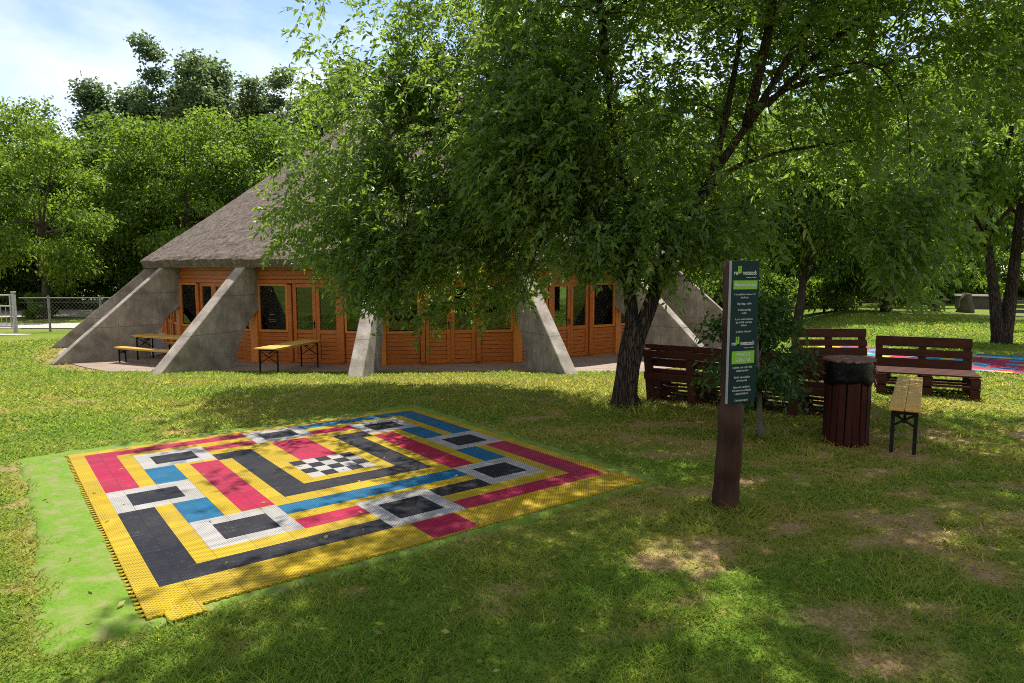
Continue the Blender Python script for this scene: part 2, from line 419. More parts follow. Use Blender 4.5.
def glass():
    m, nt, b = newmat('window_glass')
    nt.nodes.remove(b)
    tr = N(nt, 'ShaderNodeBsdfTransparent'); tr.inputs['Color'].default_value = (.62, .68, .66, 1)
    gl = N(nt, 'ShaderNodeBsdfGlossy'); gl.inputs['Roughness'].default_value = .02; gl.inputs['Color'].default_value = (.9, .95, .95, 1)
    lw = N(nt, 'ShaderNodeFresnel'); lw.inputs['IOR'].default_value = 1.6
    mx = N(nt, 'ShaderNodeMixShader'); nt.links.new(lw.outputs[0], mx.inputs[0]); nt.links.new(tr.outputs[0], mx.inputs[1]); nt.links.new(gl.outputs[0], mx.inputs[2])
    nt.links.new(mx.outputs[0], nt.nodes['Material Output'].inputs['Surface']); return m
M['glass'] = glass()

# ------------------------------------------------------------------ world, sun, camera
W = bpy.data.worlds.new('World'); S.world = W; W.use_nodes = True
nt = W.node_tree; bg = nt.nodes['Background']
sky = N(nt, 'ShaderNodeTexSky', sky_type='NISHITA'); sky.sun_disc = False; sky.sun_elevation = SUN_EL; sky.sun_rotation = SUN_AZ
sky.air_density = .95; sky.dust_density = .0; sky.ozone_density = 3.5
tc = N(nt, 'ShaderNodeTexCoord'); mp = N(nt, 'ShaderNodeMapping'); mp.inputs['Scale'].default_value = (1, 1, 2.2); mp.inputs['Location'].default_value = (.35, .2, .1)
nt.links.new(tc.outputs['Generated'], mp.inputs['Vector'])
cn = noise(nt, mp.outputs[0], 2.6, 9, .58); cn2 = noise(nt, mp.outputs[0], 1.1, 4, .5)
cl = ramp(nt, math_n(nt, 'ADD', cn, math_n(nt, 'MULTIPLY', math_n(nt, 'SUBTRACT', cn2, .5), .7)), [(.50, (.06, .06, .06)), (.74, (.8, .8, .8))])
skc = mixc(nt, 1.0, sky.outputs[0], (1.06, .96, 1.0), 'MULTIPLY')
# unseen cloud bank added behind the camera to fill the shade; thin scraps elsewhere
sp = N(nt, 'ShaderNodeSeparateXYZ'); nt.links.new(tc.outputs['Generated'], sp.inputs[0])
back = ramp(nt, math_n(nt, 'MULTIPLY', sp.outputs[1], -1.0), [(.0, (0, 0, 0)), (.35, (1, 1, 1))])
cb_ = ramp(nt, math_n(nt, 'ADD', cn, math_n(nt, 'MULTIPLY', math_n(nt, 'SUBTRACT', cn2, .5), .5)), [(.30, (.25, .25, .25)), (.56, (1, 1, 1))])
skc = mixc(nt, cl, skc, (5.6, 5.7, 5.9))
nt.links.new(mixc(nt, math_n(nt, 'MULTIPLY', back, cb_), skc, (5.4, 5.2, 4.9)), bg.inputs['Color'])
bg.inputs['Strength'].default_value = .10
sl = bpy.data.lights.new('sun', 'SUN'); sl.energy = 4.5; sl.angle = R(.53); sl.color = (1, .94, .84)
so = bpy.data.objects.new('sun', sl); COL.objects.link(so); so.rotation_euler = Vector(-SUNV).to_track_quat('-Z', 'Y').to_euler(); so.location = (6, 20, 40)
cd = bpy.data.cameras.new('camera'); cam = bpy.data.objects.new('camera', cd); COL.objects.link(cam)
cd.lens = 24.0; cd.sensor_width = 36.0; cd.clip_end = 3000; cd.clip_start = .05
cam.location = (0, 0, CAMH); cam.rotation_euler = (R(90)-math.atan(69.5/682.7), 0, 0); S.camera = cam
S.view_settings.view_transform = 'Standard'; S.view_settings.look = 'None'; S.view_settings.gamma = 1; S.view_settings.exposure = 1.17
S.view_settings.use_curve_mapping = False
S.cycles.max_bounces = 10; S.cycles.diffuse_bounces = 6; S.cycles.transmission_bounces = 8; S.cycles.transparent_max_bounces = 12; S.cycles.use_denoising = False; S.cycles.filter_width = 1.0

# ------------------------------------------------------------------ ground
def axis(lo, hi, fa, fb, step):
    a = list(np.arange(fa, fb+1e-6, step)); s = step
    x = fb
    while x < hi: s *= 1.22; x += s; a.append(x)
    s = step; x = fa
    while x > lo: s *= 1.22; x -= s; a.insert(0, x)
    return np.array(a)
xs = axis(-700, 700, -9, 11, .13); ys = axis(-500, 900, .8, 18.5, .13)
X, Y = np.meshgrid(xs, ys)
Z = gz(X, Y)
V = np.stack([X.ravel(), Y.ravel(), Z.ravel()], 1)
nx = len(xs); ny = len(ys)
ii, jj = np.meshgrid(np.arange(ny-1), np.arange(nx-1), indexing='ij')
q = (ii*nx+jj).ravel()
Fq = np.stack([q, q+1, q+nx+1, q+nx], 1)
me = np_mesh('ground', V, Fq, M['ground'], {'dirt': dirt_mask(X, Y).ravel(), 'dry': dry_mask(X, Y).ravel()}, 4)
me.polygons.foreach_set('use_smooth', [True]*len(Fq))
tag(link('ground', me), kind='structure')

def in_ex(x, y):
    """places where no grass blade grows"""
    u, v = mat_uv(x, y)
    e = (u > -.335+.05*np.sin(v*9)) & (u < MW+.125) & (v > -.145) & (v < MH+.075)
    u, v = mat2_uv(x, y); e |= (u > -.05) & (u < M2W+.05) & (v > -.05) & (v < M2H+.05)
    rr = np.hypot(x-CX, y-CY); e |= (rr < 12.15) & (y > 16.45)
    e |= np.hypot(x-1.38, y-8.2) < .16
    return e
def make_grass():
    n = 4_200_000
    # radial sampling, denser near the camera
    D = 1.7+(30-1.7)*rng.random(n)**1.35; A = R(47)*(2*rng.random(n)-1)
    x = D*np.sin(A); y = D*np.cos(A)
    dens = np.clip(13000*(2.8/D)**1.75, 230, 11000)
    t = (D-1.7)/28.3; pdf = (1/1.35)*np.maximum(t, 1e-4)**(1/1.35-1)/28.3/(2*R(47))/np.maximum(D, .1)*n
    keep = rng.random(n) < dens/np.maximum(pdf, 1e-9)
    keep &= ~in_ex(x, y)
    dm = dirt_mask(x, y); keep &= rng.random(n) > dm*.80
    x, y, D, dm = x[keep], y[keep], D[keep], dm[keep]
    n = len(x)
    lush = fbm(x*2.2+7, y*2.2, 3)
    h = (.014+.030*rng.random(n)**1.5)*(.25+1.5*lush)*(1+.03*D); w = (.0032+.0022*rng.random(n))*np.maximum(1, D/3.2)
    # tufts left longer round the posts and trunks
    for (px, py, rad) in ((1.45, 4.57, .28), (1.38, 8.2, .45), (2.45, 6.61, .2), (3.23, 6.49, .4)):
        h *= 1+2.0*np.exp(-((x-px)**2+(y-py)**2)/rad**2)
    a = rng.random(n)*2*PI; lean = (.5+1.5*rng.random(n))*h; la = rng.random(n)*2*PI
    z = gz(x, y)-.004
    wx = np.cos(a)*w; wy = np.sin(a)*w
    v = np.empty((n, 3, 3))
    v[:, 0] = np.stack([x-wx, y-wy, z], 1); v[:, 1] = np.stack([x+wx, y+wy, z], 1)
    v[:, 2] = np.stack([x+np.cos(la)*lean, y+np.sin(la)*lean, z+h], 1)
    tint = np.clip(rng.normal(.45, .2, n)+.5*(lush-.5), 0, 1); dry = np.clip(dry_mask(x, y)*1.0+rng.normal(0, .16, n)+.8*dm, 0, 1)
    dry = np.where(rng.random(n) < .03, 1.0, dry)
    me = np_mesh('grass', v.reshape(-1, 3), np.arange(3*n).reshape(n, 3), M['grass'], {'tint': np.repeat(tint, 3), 'dry': np.repeat(dry, 3)})
    o = tag(link('grass', me), 'short mown grass blades covering the near lawn', 'grass', kind='stuff')
    pass
make_grass()

# gravel road and pale path far left
def strip(name, pts, w, mat, z=.012, nseg=1):
    mb = MB(); L = []
    for i, p in enumerate(pts):
        a = Vector(pts[max(i-1, 0)]); b = Vector(pts[min(i+1, len(pts)-1)]); d = (b-a).normalized(); n = Vector((-d.y, d.x))
        ww = w[i] if hasattr(w, '__len__') else w
        for s in np.linspace(-1, 1, 5):
            q = Vector(p)+n*(s*ww/2); L.append((q.x, q.y, gzf(q.x, q.y)+z))
    m = len(pts)
    f = [(i*5+k, i*5+k+1, (i+1)*5+k+1, (i+1)*5+k) for i in range(m-1) for k in range(4)]
    mb.add(L, f); return tag(mb.build(name, mat), kind='structure')
strip('road', [(x, 40.5+.010*(x+30)**2*.2) for x in np.arange(-75, 12, 3)], 7.5, M['road'], .03)
strip('road', [(x, 31.0+.0*x) for x in np.arange(-60, -13, 3)], 3.2, M['road'], .03)
strip('path', [(-34, 25.6), (-30, 25.9), (-26, 26.2), (-22, 26.5), (-18.9, 26.7)], [1.6, 1.6, 1.5, 1.2, .2], M['path'], .02)

# ------------------------------------------------------------------ the green carpet and the game mat
mz = .018
def carpet():
    nu, nv = 90, 90; vs = []; 
    us = np.linspace(-.37, MW+.15, nu); vv = np.linspace(-.17, MH+.10, nv)
    for j, v in enumerate(vv):
        for i, u in enumerate(us):
            uu, v2 = u, v
            e = .025
            if i in (0, nu-1): uu += (fbm(v*9, 3.3, 4)-.5)*.10*(1 if i == 0 else .7)+(.03*math.sin(v*1.1+.5)-.03*(v > 3.2) if i == 0 else 0)
            if j in (0, nv-1): v2 += (fbm(u*8, 8.1, 4)-.5)*.09
            p = MTL+MU*uu+MV*v2; edge_ = i in (0, nu-1) or j in (0, nv-1)
            h = .006+(.055*max(0., fbm(u*4, v*7, 3)-.45)+.016*fbm(u*15, v*15, 2))*(1 if (u < -.02 or u > MW+.02 or v < -.02 or v > MH+.02) else .0)
            vs.append((p[0], p[1], gzf(p[0], p[1])+(.001 if edge_ else h)))
    f = [(j*nu+i, j*nu+i+1, (j+1)*nu+i+1, (j+1)*nu+i) for j in range(nv-1) for i in range(nu-1)]
    mb = MB(); mb.add(vs, f)
    o = mb.build('carpet', M['carpet'], None, True)
    tag(o, 'worn bright green artificial turf carpet lying under the near game mat', 'carpet')
carpet()
def mat():
    T = 100/31.0
    P = []                                   # (colour, x0 tiles, y0 %, x1 tiles, y1 %)
    def r(c, x0, y0, x1, y1): P.append((c, x0*T, y0, x1*T, y1))
    r('r', 1, 3.2, 13, 8); r('r', 1, 3.2, 3, 39)
    r('r', 9, 12.4, 13, 17); r('r', 18, 12, 22, 16.8)
    r('b', 18, 3.6, 30, 8.4); r('b', 28, 3.6, 30, 39)
    r('k', 1, 54, 3, 91.4); r('k', 1, 86.2, 13, 91.4)
    r('r', 28, 54, 30, 91.4); r('r', 18, 86.2, 30, 91.4); r('r', 14, 91.6, 17, 100)
    r('b', 4, 25, 6, 39); r('b', 4, 54, 6, 67); r('b', 25, 25, 27, 39); r('b', 25, 54, 27, 67)
    for x0, y0, y1 in ((4, 10.8, 25.2), (13, 3.2, 17), (22, 10.8, 25.2), (1, 39, 54), (25, 39, 54), (4, 67, 82), (22, 67, 82), (13, 75.6, 91.4)):
        r('w', x0, y0, x0+5, y1); r('k', x0+1, y0+3.5, x0+4, y1-3.1)
    r('r', 7, 26.8, 9, 66.8); r('r', 22, 26.8, 24, 66.8)
    r('k', 9, 21.2, 12, 27.4); r('k', 19, 21.2, 22, 27.4); r('k', 10, 21.2, 12, 63.5); r('k', 19, 21.2, 21, 63.5); r('k', 10, 57.4, 21, 63.5)
    r('r', 14, 18.2, 17, 39.4)
    for i in range(5):
        for j in range(4): r('k' if (i+j) % 2 == 0 else 'w', 13+i, 39.4+j*3.75, 14+i, 39.4+(j+1)*3.75)
    r('b', 9, 67.8, 22, 73.5); r('r', 9, 77, 13, 82.4); r('k', 18, 77, 22, 82.4)
    gx = sorted({0, 100.0} | {round(p[1], 4) for p in P} | {round(p[3], 4) for p in P}); gy = sorted({0, 100.0} | {round(p[2], 4) for p in P} | {round(p[4], 4) for p in P})
    order = 'yrkwb'; mb = MB()
    idx = {}
    for i, x in enumerate(gx):
        for j, y in enumerate(gy):
            idx[i, j] = len(mb.v); mb.v.append((x/100*MW, -y/100*MH, 0))
    for i in range(len(gx)-1):
        for j in range(len(gy)-1):
            cx = (gx[i]+gx[i+1])/2; cy = (gy[j]+gy[j+1])/2; c = 'y'
            for p in P:
                if p[1] < cx < p[3] and p[2] < cy < p[4]: c = p[0]
            mb.f.append((idx[i, j], idx[i, j+1], idx[i+1, j+1], idx[i+1, j])); mb.m.append(order.index(c))
    # skirt
    for (a, b, nrm) in (((0, 0), (MW, 0), 1), ((MW, 0), (MW, -MH), 1), ((MW, -MH), (0, -MH), 1), ((0, -MH), (0, 0), 1)):
        mb.add([(a[0], a[1], 0), (b[0], b[1], 0), (b[0], b[1], -.014), (a[0], a[1], -.014)], [(0, 1, 2, 3)], 0)
    # connector loops along the left and front edge
    st = MW/31/2.2
    y = .01
    while y < MH: mb.box((-.012, -y, -.005), (.024, .022, .009), mi=0, bev=.002); y += st
    x = .01
    while x < MW: mb.box((x, -MH-.003, -.007), (.022, .008, .009), mi=0, bev=.002); x += st
    # the loose corner tile sticking out at the front
    mb.box((MW/31*.75, -MH-.055, .001), (MW/31*1.5, .11, .013), Matrix.Rotation(.02, 4, 'Z'), 0, .003)
    o = mb.build('game_mat', [MATC[c] for c in order])
    o.location = (MTL[0], MTL[1], mz); o.rotation_euler = (0, 0, math.atan2(MU[1], MU[0]))
    tag(o, 'large square game board mat of yellow, crimson, black, white and blue tiles on green turf', 'game mat')
mat()
def mat2():
    mb = MB(); k = .20
    order = 'rbcgpw'; nx = int(M2W/k); ny = int(M2H/k)
    for j in range(ny):
        for i in range(nx):
            n1 = vnoise(i*.42+(j*.42), j*.9-i*.25+40); c = 'r' if n1 < .34 else 'b' if n1 < .5 else 'p' if n1 < .62 else 'c' if n1 < .76 else 'g' if n1 < .93 else 'w'
            x, y = i*k, j*k
            mb.add([(x, y, 0), (x+k, y, 0), (x+k, y+k, 0), (x, y+k, 0)], [(0, 1, 2, 3)], order.index(c))
    w, h = nx*k, ny*k
    for a, b in (((0, 0), (w, 0)), ((w, 0), (w, h)), ((w, h), (0, h)), ((0, h), (0, 0))):
        mb.add([(*a, 0), (*b, 0), (*b, -.05), (*a, -.05)], [(3, 2, 1, 0)], 1)
    o = mb.build('game_mat', [MATC[c] for c in order])
    o.location = (M2A[0], M2A[1], max(gzf(*(M2A+M2d*a+M2n*b)) for a in (0, 1, 2, 3, 4) for b in (0, 1, 2, 2.8))+.02); o.rotation_euler = (0, 0, math.atan2(M2d[1], M2d[0]))
    tag(o, 'far colourful mat of red, blue and yellow patches on the lawn behind the pallet benches', 'game mat')
mat2()

# ------------------------------------------------------------------ round building
BZ = -DROP
def terrace():
    mb = MB(); n = 96; r0, r1 = 3.0, 12.1
    for rr in np.linspace(r0, r1, 8):
        for k in range(n): mb.v.append((rr*math.cos(2*PI*k/n), rr*math.sin(2*PI*k/n), .02))
    for i in range(7):
        for k in range(n): mb.f.append((i*n+k, i*n+(k+1) % n, (i+1)*n+(k+1) % n, (i+1)*n+k)); mb.m.append(0)
    o = len(mb.v)
    for k in range(n): mb.v.append((r1*math.cos(2*PI*k/n), r1*math.sin(2*PI*k/n), -.2))
    for k in range(n): mb.f.append((7*n+k, 7*n+(k+1) % n, o+(k+1) % n, o+k)); mb.m.append(0)
    ob = mb.build('terrace', M['paver']); ob.location = (CX, CY, BZ); tag(ob, kind='structure')
terrace()
B = empty('thatched_pavilion', (CX, CY, BZ))
tag(B, 'round timber pavilion with a conical thatched roof and sloping concrete buttresses', 'building')
RW = 9.2; HB = PI/16; CH = 2*RW*math.sin(HB); RA = RW*math.cos(HB)
def mat_at(az):   # az measured from -Y (towards the camera) to +X ; local y points outwards
    return Matrix.Rotation(az, 4, 'Z') @ Matrix.Rotation(PI, 4, 'Z')
# bay local: x along the chord, y outwards (towards -Y in az 0), z up
HEAD, SILL, TOP = 2.13, .88, 2.70
def boards(mb, x0, x1, z0, z1, y, t=.035, h=.118):
    n = max(1, round((z1-z0)/h)); hh = (z1-z0)/n
    for i in range(n):
        mb.box(((x0+x1)/2, y, z0+hh*(i+.5)), (x1-x0, t, hh-.007), bev=.006)
wl = MB()
hw = CH/2
boards(wl, -hw+.1, hw-.1, HEAD+.10, TOP, .01)
for sg in (-1, 1):
    x0, x1 = sorted((sg*.80, sg*(hw-.12)))
    boards(wl, x0, x1, .06, SILL-.05, 0)
wl.box((0, -.03, 2.42), (CH-.2, .03, .56)); wl.box((0, -.03, .03), (CH-.2, .08, .06))
for sg in (-1, 1):
    wl.box((sg*(hw-.12+.80)/2, -.035, .46), (hw-.92, .03, .80))
wl.box((0, .02, HEAD+.05), (CH-.18, .11, .10), bev=.008)
for sg in (-1, 1): wl.box((sg*.735, .025, 1.085), (.12, .12, 2.03), bev=.008)
wall_me = wl.mesh('wall', M['wall_wood'])
def frame_mesh(w, z0, z1, st, d):
    mb = MB(); h = z1-z0
    mb.box((-w/2+st/2, 0, z0+h/2), (st, d, h), bev=.006); mb.box((w/2-st/2, 0, z0+h/2), (st, d, h), bev=.006)
    mb.box((0, 0, z0+st/2), (w-2*st, d-.004, st), bev=.004); mb.box((0, 0, z1-st/2), (w-2*st, d-.004, st), bev=.004)
    return mb
wx0, wx1 = .80, hw-.12; ww = wx1-wx0
win_me = frame_mesh(ww-.004, SILL-.045, HEAD-.003, .065, .075).mesh('window', M['post_wood'])
pm = MB(); pm.box((0, 0, (SILL+HEAD)/2), (ww-.13, .008, HEAD-SILL-.09)); pane_me = pm.mesh('pane', M['glass'])
dw = .665
db = frame_mesh(dw-.006, .04, HEAD-.004, .10, .07)
db.box((0, 0, SILL-.02), (dw-.206, .066, .10), bev=.004)
boards(db, -dw/2+.105, dw/2-.105, .145, SILL-.075, -.005, .03)
door_me = db.mesh('door', M['wall_wood'])
dp = MB(); dp.box((0, 0, (SILL+.03+HEAD-.1)/2), (dw-.20, .008, HEAD-.1-SILL-.03)); dpane_me = dp.mesh('pane', M['glass'])
hm = MB(); hm.box((0, .045, 1.05), (.03, .012, .20), bev=.003); hm.bar((0, .05, 1.08), (0, .085, 1.08), .018); hm.bar((-.01, .085, 1.08), (.11, .085, 1.08), .018); handle_me = hm.mesh('handle', M['black_metal'])
pb = MB(); pb.box((0, .0, TOP/2), (.24, .24, TOP-.005), bev=.01); post_me = pb.mesh('post', M['post_wood'])
bt = MB()
prof = [(12.5, -.35), (12.5, 0.03), (9.52, 2.70), (9.10, 2.70), (9.10, 1.50), (9.32, 1.38), (9.58, 1.16), (9.82, .84), (10.0, .46), (10.10, .05), (10.12, -.35)]
t = .32; npf = len(prof)
vs = [(-t/2, r_, z_) for r_, z_ in prof]+[(t/2, r_, z_) for r_, z_ in prof]
# bevelled arris: inner ring slightly shrunk copy is skipped; faces fan by ears
fs = [(0, 1, 9, 10), (1, 2, 8, 9)]
fs = [(0, 1, 9, 10), (1, 8, 9), (1, 7, 8), (1, 2, 7), (2, 6, 7), (2, 5, 6), (2, 4, 5), (2, 3, 4)]
F2 = [f for f in fs]+[tuple(i+npf for i in f[::-1]) for f in fs]+[(i, i+npf, (i+1) % npf+npf, (i+1) % npf) for i in range(npf)]
bt.add(vs, F2); but_me = bt.mesh('buttress', M['concrete'])
bev_src = but_me
for i in range(16):
    az = 2*PI*i/16
    Rm = mat_at(az)
    o = link('buttress', but_me, B); o.rotation_euler = (0, 0, az+PI)
    o = link('post', post_me, B); o.matrix_local = Rm @ Matrix.Translation((0, RW-.05, .02))
    bm_ = mat_at(az+HB)
    T0 = bm_ @ Matrix.Translation((0, RA, 0.02))
    o = link('wall', wall_me, B); o.matrix_local = T0
    for sg in (-1, 1):
        o = link('window', win_me, B); o.matrix_local = T0 @ Matrix.Translation((sg*(wx0+wx1)/2, .015, 0)); link('pane', pane_me, o)
        d = link('door', door_me, B); d.matrix_local = T0 @ Matrix.Translation((sg*dw/2, .0, 0)); link('pane', dpane_me, d)
        if sg == 1:
            h = link('handle', handle_me, d); h.location = (-dw/2+.05, 0, 0)
b2 = but_me
# bevel the concrete arrises with a modifier-free pass
import bmesh
bm = bmesh.new(); bm.from_mesh(but_me); bmesh.ops.dissolve_limit(bm, angle_limit=.01, verts=bm.verts, edges=bm.edges)
es = [e for e in bm.edges if len(e.link_faces) == 2 and e.calc_face_angle(0) > .6]
bmesh.ops.bevel(bm, geom=es, offset=.015, segments=1, affect='EDGES'); bmesh.ops.triangulate(bm, faces=[f for f in bm.faces if len(f.verts) > 4]); bm.to_mesh(but_me); bm.free()
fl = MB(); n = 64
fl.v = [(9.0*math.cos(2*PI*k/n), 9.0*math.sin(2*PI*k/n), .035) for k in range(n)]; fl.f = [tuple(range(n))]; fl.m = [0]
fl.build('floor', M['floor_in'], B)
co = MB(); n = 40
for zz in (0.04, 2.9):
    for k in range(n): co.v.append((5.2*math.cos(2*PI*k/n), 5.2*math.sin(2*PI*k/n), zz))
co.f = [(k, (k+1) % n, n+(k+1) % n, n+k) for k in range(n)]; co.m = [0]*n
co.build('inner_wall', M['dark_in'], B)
def roof():
    n = 600; mrows = 110; vs = []; uv = []
    Re, zE, zA = 9.72, 2.78, 10.35
    for j in range(mrows+1):
        s = j/mrows; r0 = Re*(1-s)+.05
        for k in range(n):
            a = 2*PI*k/n
            sag = -.22*math.sin(PI*s)
            nz = (fbm(k*.6, j*.6+s*9, 4)-.5)*.085*(1-s*.3)
            row = 0.0
            r_ = r0+(.10*(fbm(k*.45, 77, 3)-.5) if j == 0 else 0)
            vs.append((r_*math.cos(a), r_*math.sin(a), zE+(zA-zE)*s+sag+nz-row+.03*(j > 0)))
            uv.append((k/n, s))
    f = [(j*n+k, j*n+(k+1) % n, (j+1)*n+(k+1) % n, (j+1)*n+k) for j in range(mrows) for k in range(n)]
    # cut edge and underside
    o = len(vs)
    for (rr, zz) in ((Re-.05, 2.57), (Re-.35, 2.60), (9.0, 2.74), (4.5, 6.2), (.1, 9.6)):
        for k in range(n):
            a = 2*PI*k/n; j_ = (fbm(k*.5, zz*9, 2)-.5)*.07
            vs.append(((rr+j_)*math.cos(a), (rr+j_)*math.sin(a), zz+j_*.5)); uv.append((k/n, -.02))
    lo = [0]+[o+n*i for i in range(5)]
    for i in range(5):
        f += [(lo[i+1]+k, lo[i+1]+(k+1) % n, lo[i]+(k+1) % n, lo[i]+k) for k in range(n)]
    me = bpy.data.meshes.new('roof'); me.from_pydata(vs, [], f); me.materials.append(M['thatch'])
    ul = me.uv_layers.new(name='UVMap')
    li = np.empty(len(me.loops), np.int32); me.loops.foreach_get('vertex_index', li)
    ul.data.foreach_set('uv', np.array(uv, np.float32)[li].ravel())
    me.update()
    link('roof', me, B)
roof()
# white chairs stacked behind a window
ch = MB(); 
ch.box((0, 0, .44), (.42, .42, .025), bev=.01)
for sx in (-1, 1):
    for sy in (-1, 1): ch.bar((sx*.19, sy*.19, .43), (sx*.22, sy*.22, 0), .03)
cb = MB()
for i in range(5): cb.bar((-.16+.08*i, .20, .46), (-.16+.08*i, .27, .84), .03, .015)
cb.bar((-.2, .27, .85), (.2, .27, .85), .05, .02)
seat_me = ch.mesh('seat', M['white_paint']); back_me = cb.mesh('backrest', M['white_paint'])
for i, lab in enumerate(('lowest of the white chairs stacked inside the pavilion window', 'second white chair in the stack inside the pavilion window', 'third white chair in the stack inside the pavilion window', 'topmost white chair of the stack inside the pavilion window')):
    c = empty('chair', (-6.0, 18.95, BZ+.04+.11*i), R(200)); tag(c, lab, 'chair', 'white chairs stacked inside the pavilion')
    link('seat', seat_me, c); link('backrest', back_me, c)

# ------------------------------------------------------------------ beer tables and benches
def beer(name, L, Wd, H, top_t=.028):
    root = empty(name)
    tb = MB(); n = 4 if Wd > .3 else 2
    for i in range(n):
        tb.box((0, -Wd/2+Wd/n*(i+.5), H-top_t/2), (L, Wd/n-.002, top_t), bev=.006)
    tb.box((0, -Wd/2+.012, H-top_t-.012), (L-.2, .02, .024)); tb.box((0, Wd/2-.012, H-top_t-.012), (L-.2, .02, .024))
    tb.build('tabletop' if Wd > .3 else 'seat', M['beer_wood'], root)
    for sg in (-1, 1):
        lg = MB(); x = sg*(L/2-.18); w = Wd/2-.035; zt = H-top_t-.026
        for s in (-1, 1): lg.bar((x, s*w, 0), (x, s*w, zt), .032, bev=.004)
        lg.bar((x, -w, zt-.015), (x, w, zt-.015), .03)
        lg.bar((x, -w, zt-.14 if Wd < .3 else zt-.32), (x, w, zt-.03), .018); lg.bar((x+.019, w, zt-.14 if Wd < .3 else zt-.32), (x+.019, -w, zt-.03), .018)
        lg.bar((x, 0, zt-.10), (x-sg*.30, 0, zt-.008), .02)
        lg.build('leg_frame', M['black_metal'], root)
    return root
b_ = beer('beer_bench', 2.18, .25, .44); cx, cy = 4.01, 6.83
b_.location = (cx, cy, gzf(cx, cy)); b_.rotation_euler = (0, 0, math.atan2(1.86, 1.13))
tag(b_, 'yellow wooden folding bench with black legs beside the rubbish bin', 'bench')
t_ = beer('beer_table', 2.1, .54, .69); t_.location = (-5.42, 16.55, BZ+.02); t_.rotation_euler = (0, 0, math.atan2(1.6, .42))
tag(t_, 'yellow wooden folding table standing alone in front of the pavilion doors', 'table')
t2 = copy_tree(t_); t2.location = (-9.4, 18.62, BZ+.02); t2.rotation_euler = (0, 0, math.atan2(-.43, .9)); t2.scale = (1.15, 1, 1.0)
tag(t2, 'yellow wooden folding table set between two benches under the concrete buttress', 'table')
for (x, y, lab, s) in ((-9.72, 17.95, 'yellow folding bench on the lawn side of the table between the buttresses', 1.0), (-9.05, 19.22, 'yellow folding bench between the table and the pavilion wall', .92)):
    c = copy_tree(b_); c.location = (x, y, BZ+.02); c.rotation_euler = (0, 0, math.atan2(-.43, .9)); c.scale = (s, 1, .95)
    tag(c, lab, 'bench')
sb = empty('storage_box', (-10.55, 19.85, BZ+.02), R(-20)); tag(sb, 'pale blue plastic storage box behind the set table', 'box')
x_ = MB(); x_.box((0, 0, .30), (.55, .45, .58), bev=.02)
for sx in (-.16, 0, .16): x_.box((sx, -.228, .28), (.02, .012, .44), bev=.003)
x_.build('body', M['blue_plastic'], sb)
x_ = MB(); x_.box((0, 0, .625), (.60, .50, .06), bev=.015); x_.build('lid', M['white_paint'], sb)

# ------------------------------------------------------------------ pallet benches
def pallet_bench(w=1.2):
    root = empty('pallet_bench')
    # local: +y is the front (sitter faces +y); depth .70
    st = MB()
    for k in range(2):
        z0 = .145*k
        for i, y in enumerate((-.27, .0, .27)):
            for x in (-w/2+.06, 0, w/2-.06): st.box((x, y, z0+.065), (.11, .10, .082), bev=.004)
            st.box((0, y, z0+.013), (w, .10, .022), bev=.003)
        for x in (-w/2+.06, 0, w/2-.06): st.box((x, 0, z0+.117), (.12, .64, .020), bev=.003)
    st.build('base', M['pallet'], root)
    s2 = MB()
    for i in range(5): s2.box((random.uniform(-.006, .006), -.26+.13*i, .302), (w, .105, .022), bev=.004)
    s2.build('seat', M['pallet'], root)
    bk = MB(); tilt = Matrix.Translation((0, -.40, 0)) @ Matrix.Rotation(R(12), 4, 'X')
    for x in (-w/2+.05, 0, w/2-.05): bk.box((x, -.045, .36), (.09, .085, .70), tilt, 0, .004)
    for z, h in ((.68, .14), (.515, .105), (.36, .145)): bk.box((random.uniform(-.004, .004), .008, z), (w, .022, h), tilt, 0, .004)
    for z in (.66, .36): bk.box((0, -.098, z), (w, .020, .09), tilt, 0, .004)
    bk.build('backrest', M['pallet'], root)
    return root
pb0 = pallet_bench()
spots = [(5.70, 9.32, (.90, -.43), True, 'dark red pallet bench facing the camera behind the folding bench'),
         (5.25, 10.75, (1.0, -.03), True, 'dark red pallet bench with open back standing behind the rubbish bin'),
         (2.50, 8.72, (.82, -.577), False, 'dark red pallet bench turned away nearest the trunk, with its slatted back in view'),
         (3.47, 8.03, (.82, -.577), False, 'dark red pallet bench turned away between the small sapling and the rubbish bin')]
for i, (x, y, d, front, lab) in enumerate(spots):
    o = pb0 if i == 0 else copy_tree(pb0)
    a = math.atan2(d[1], d[0]); o.rotation_euler = (0, 0, a+PI if front else a); o.location = (x, y, gzf(x, y))
    tag(o, lab, 'bench', 'pallet benches round the sitting place')

# ------------------------------------------------------------------ rubbish bin
bn = empty('rubbish_bin', (3.23, 6.49, gzf(3.23, 6.49))); tag(bn, 'round bin of dark red wooden slats with a black bag inside', 'bin')
m_ = MB(); nsl = 18
for k in range(nsl):
    a = 2*PI*k/nsl; L = .80+random.uniform(-.008, .008)
    Mx = Matrix.Rotation(a, 4, 'Z') @ Matrix.Translation((0, .192, 0)) @ Matrix.Rotation(random.uniform(-.02, .02), 4, 'Y')
    m_.box((0, 0, L/2-.01), (.061, .022, L), Mx, 0, .004)
m_.build('slats', M['bin_wood'], bn)
m_ = MB(); n = 40; rows = [(.204, .80), (.212, .76), (.208, .70), (.215, .645), (.211, .60), (.205, .59)]
for i, (r_, z_) in enumerate(rows):
    for k in range(n):
        a = 2*PI*k/n; w_ = (fbm(k*.55, i*1.3, 3)-.5)
        m_.v.append(((r_+.03*w_)*math.cos(a), (r_+.03*w_)*math.sin(a), z_+(.09*(fbm(k*.3, 5, 2)-.5) if i > 3 else 0)))
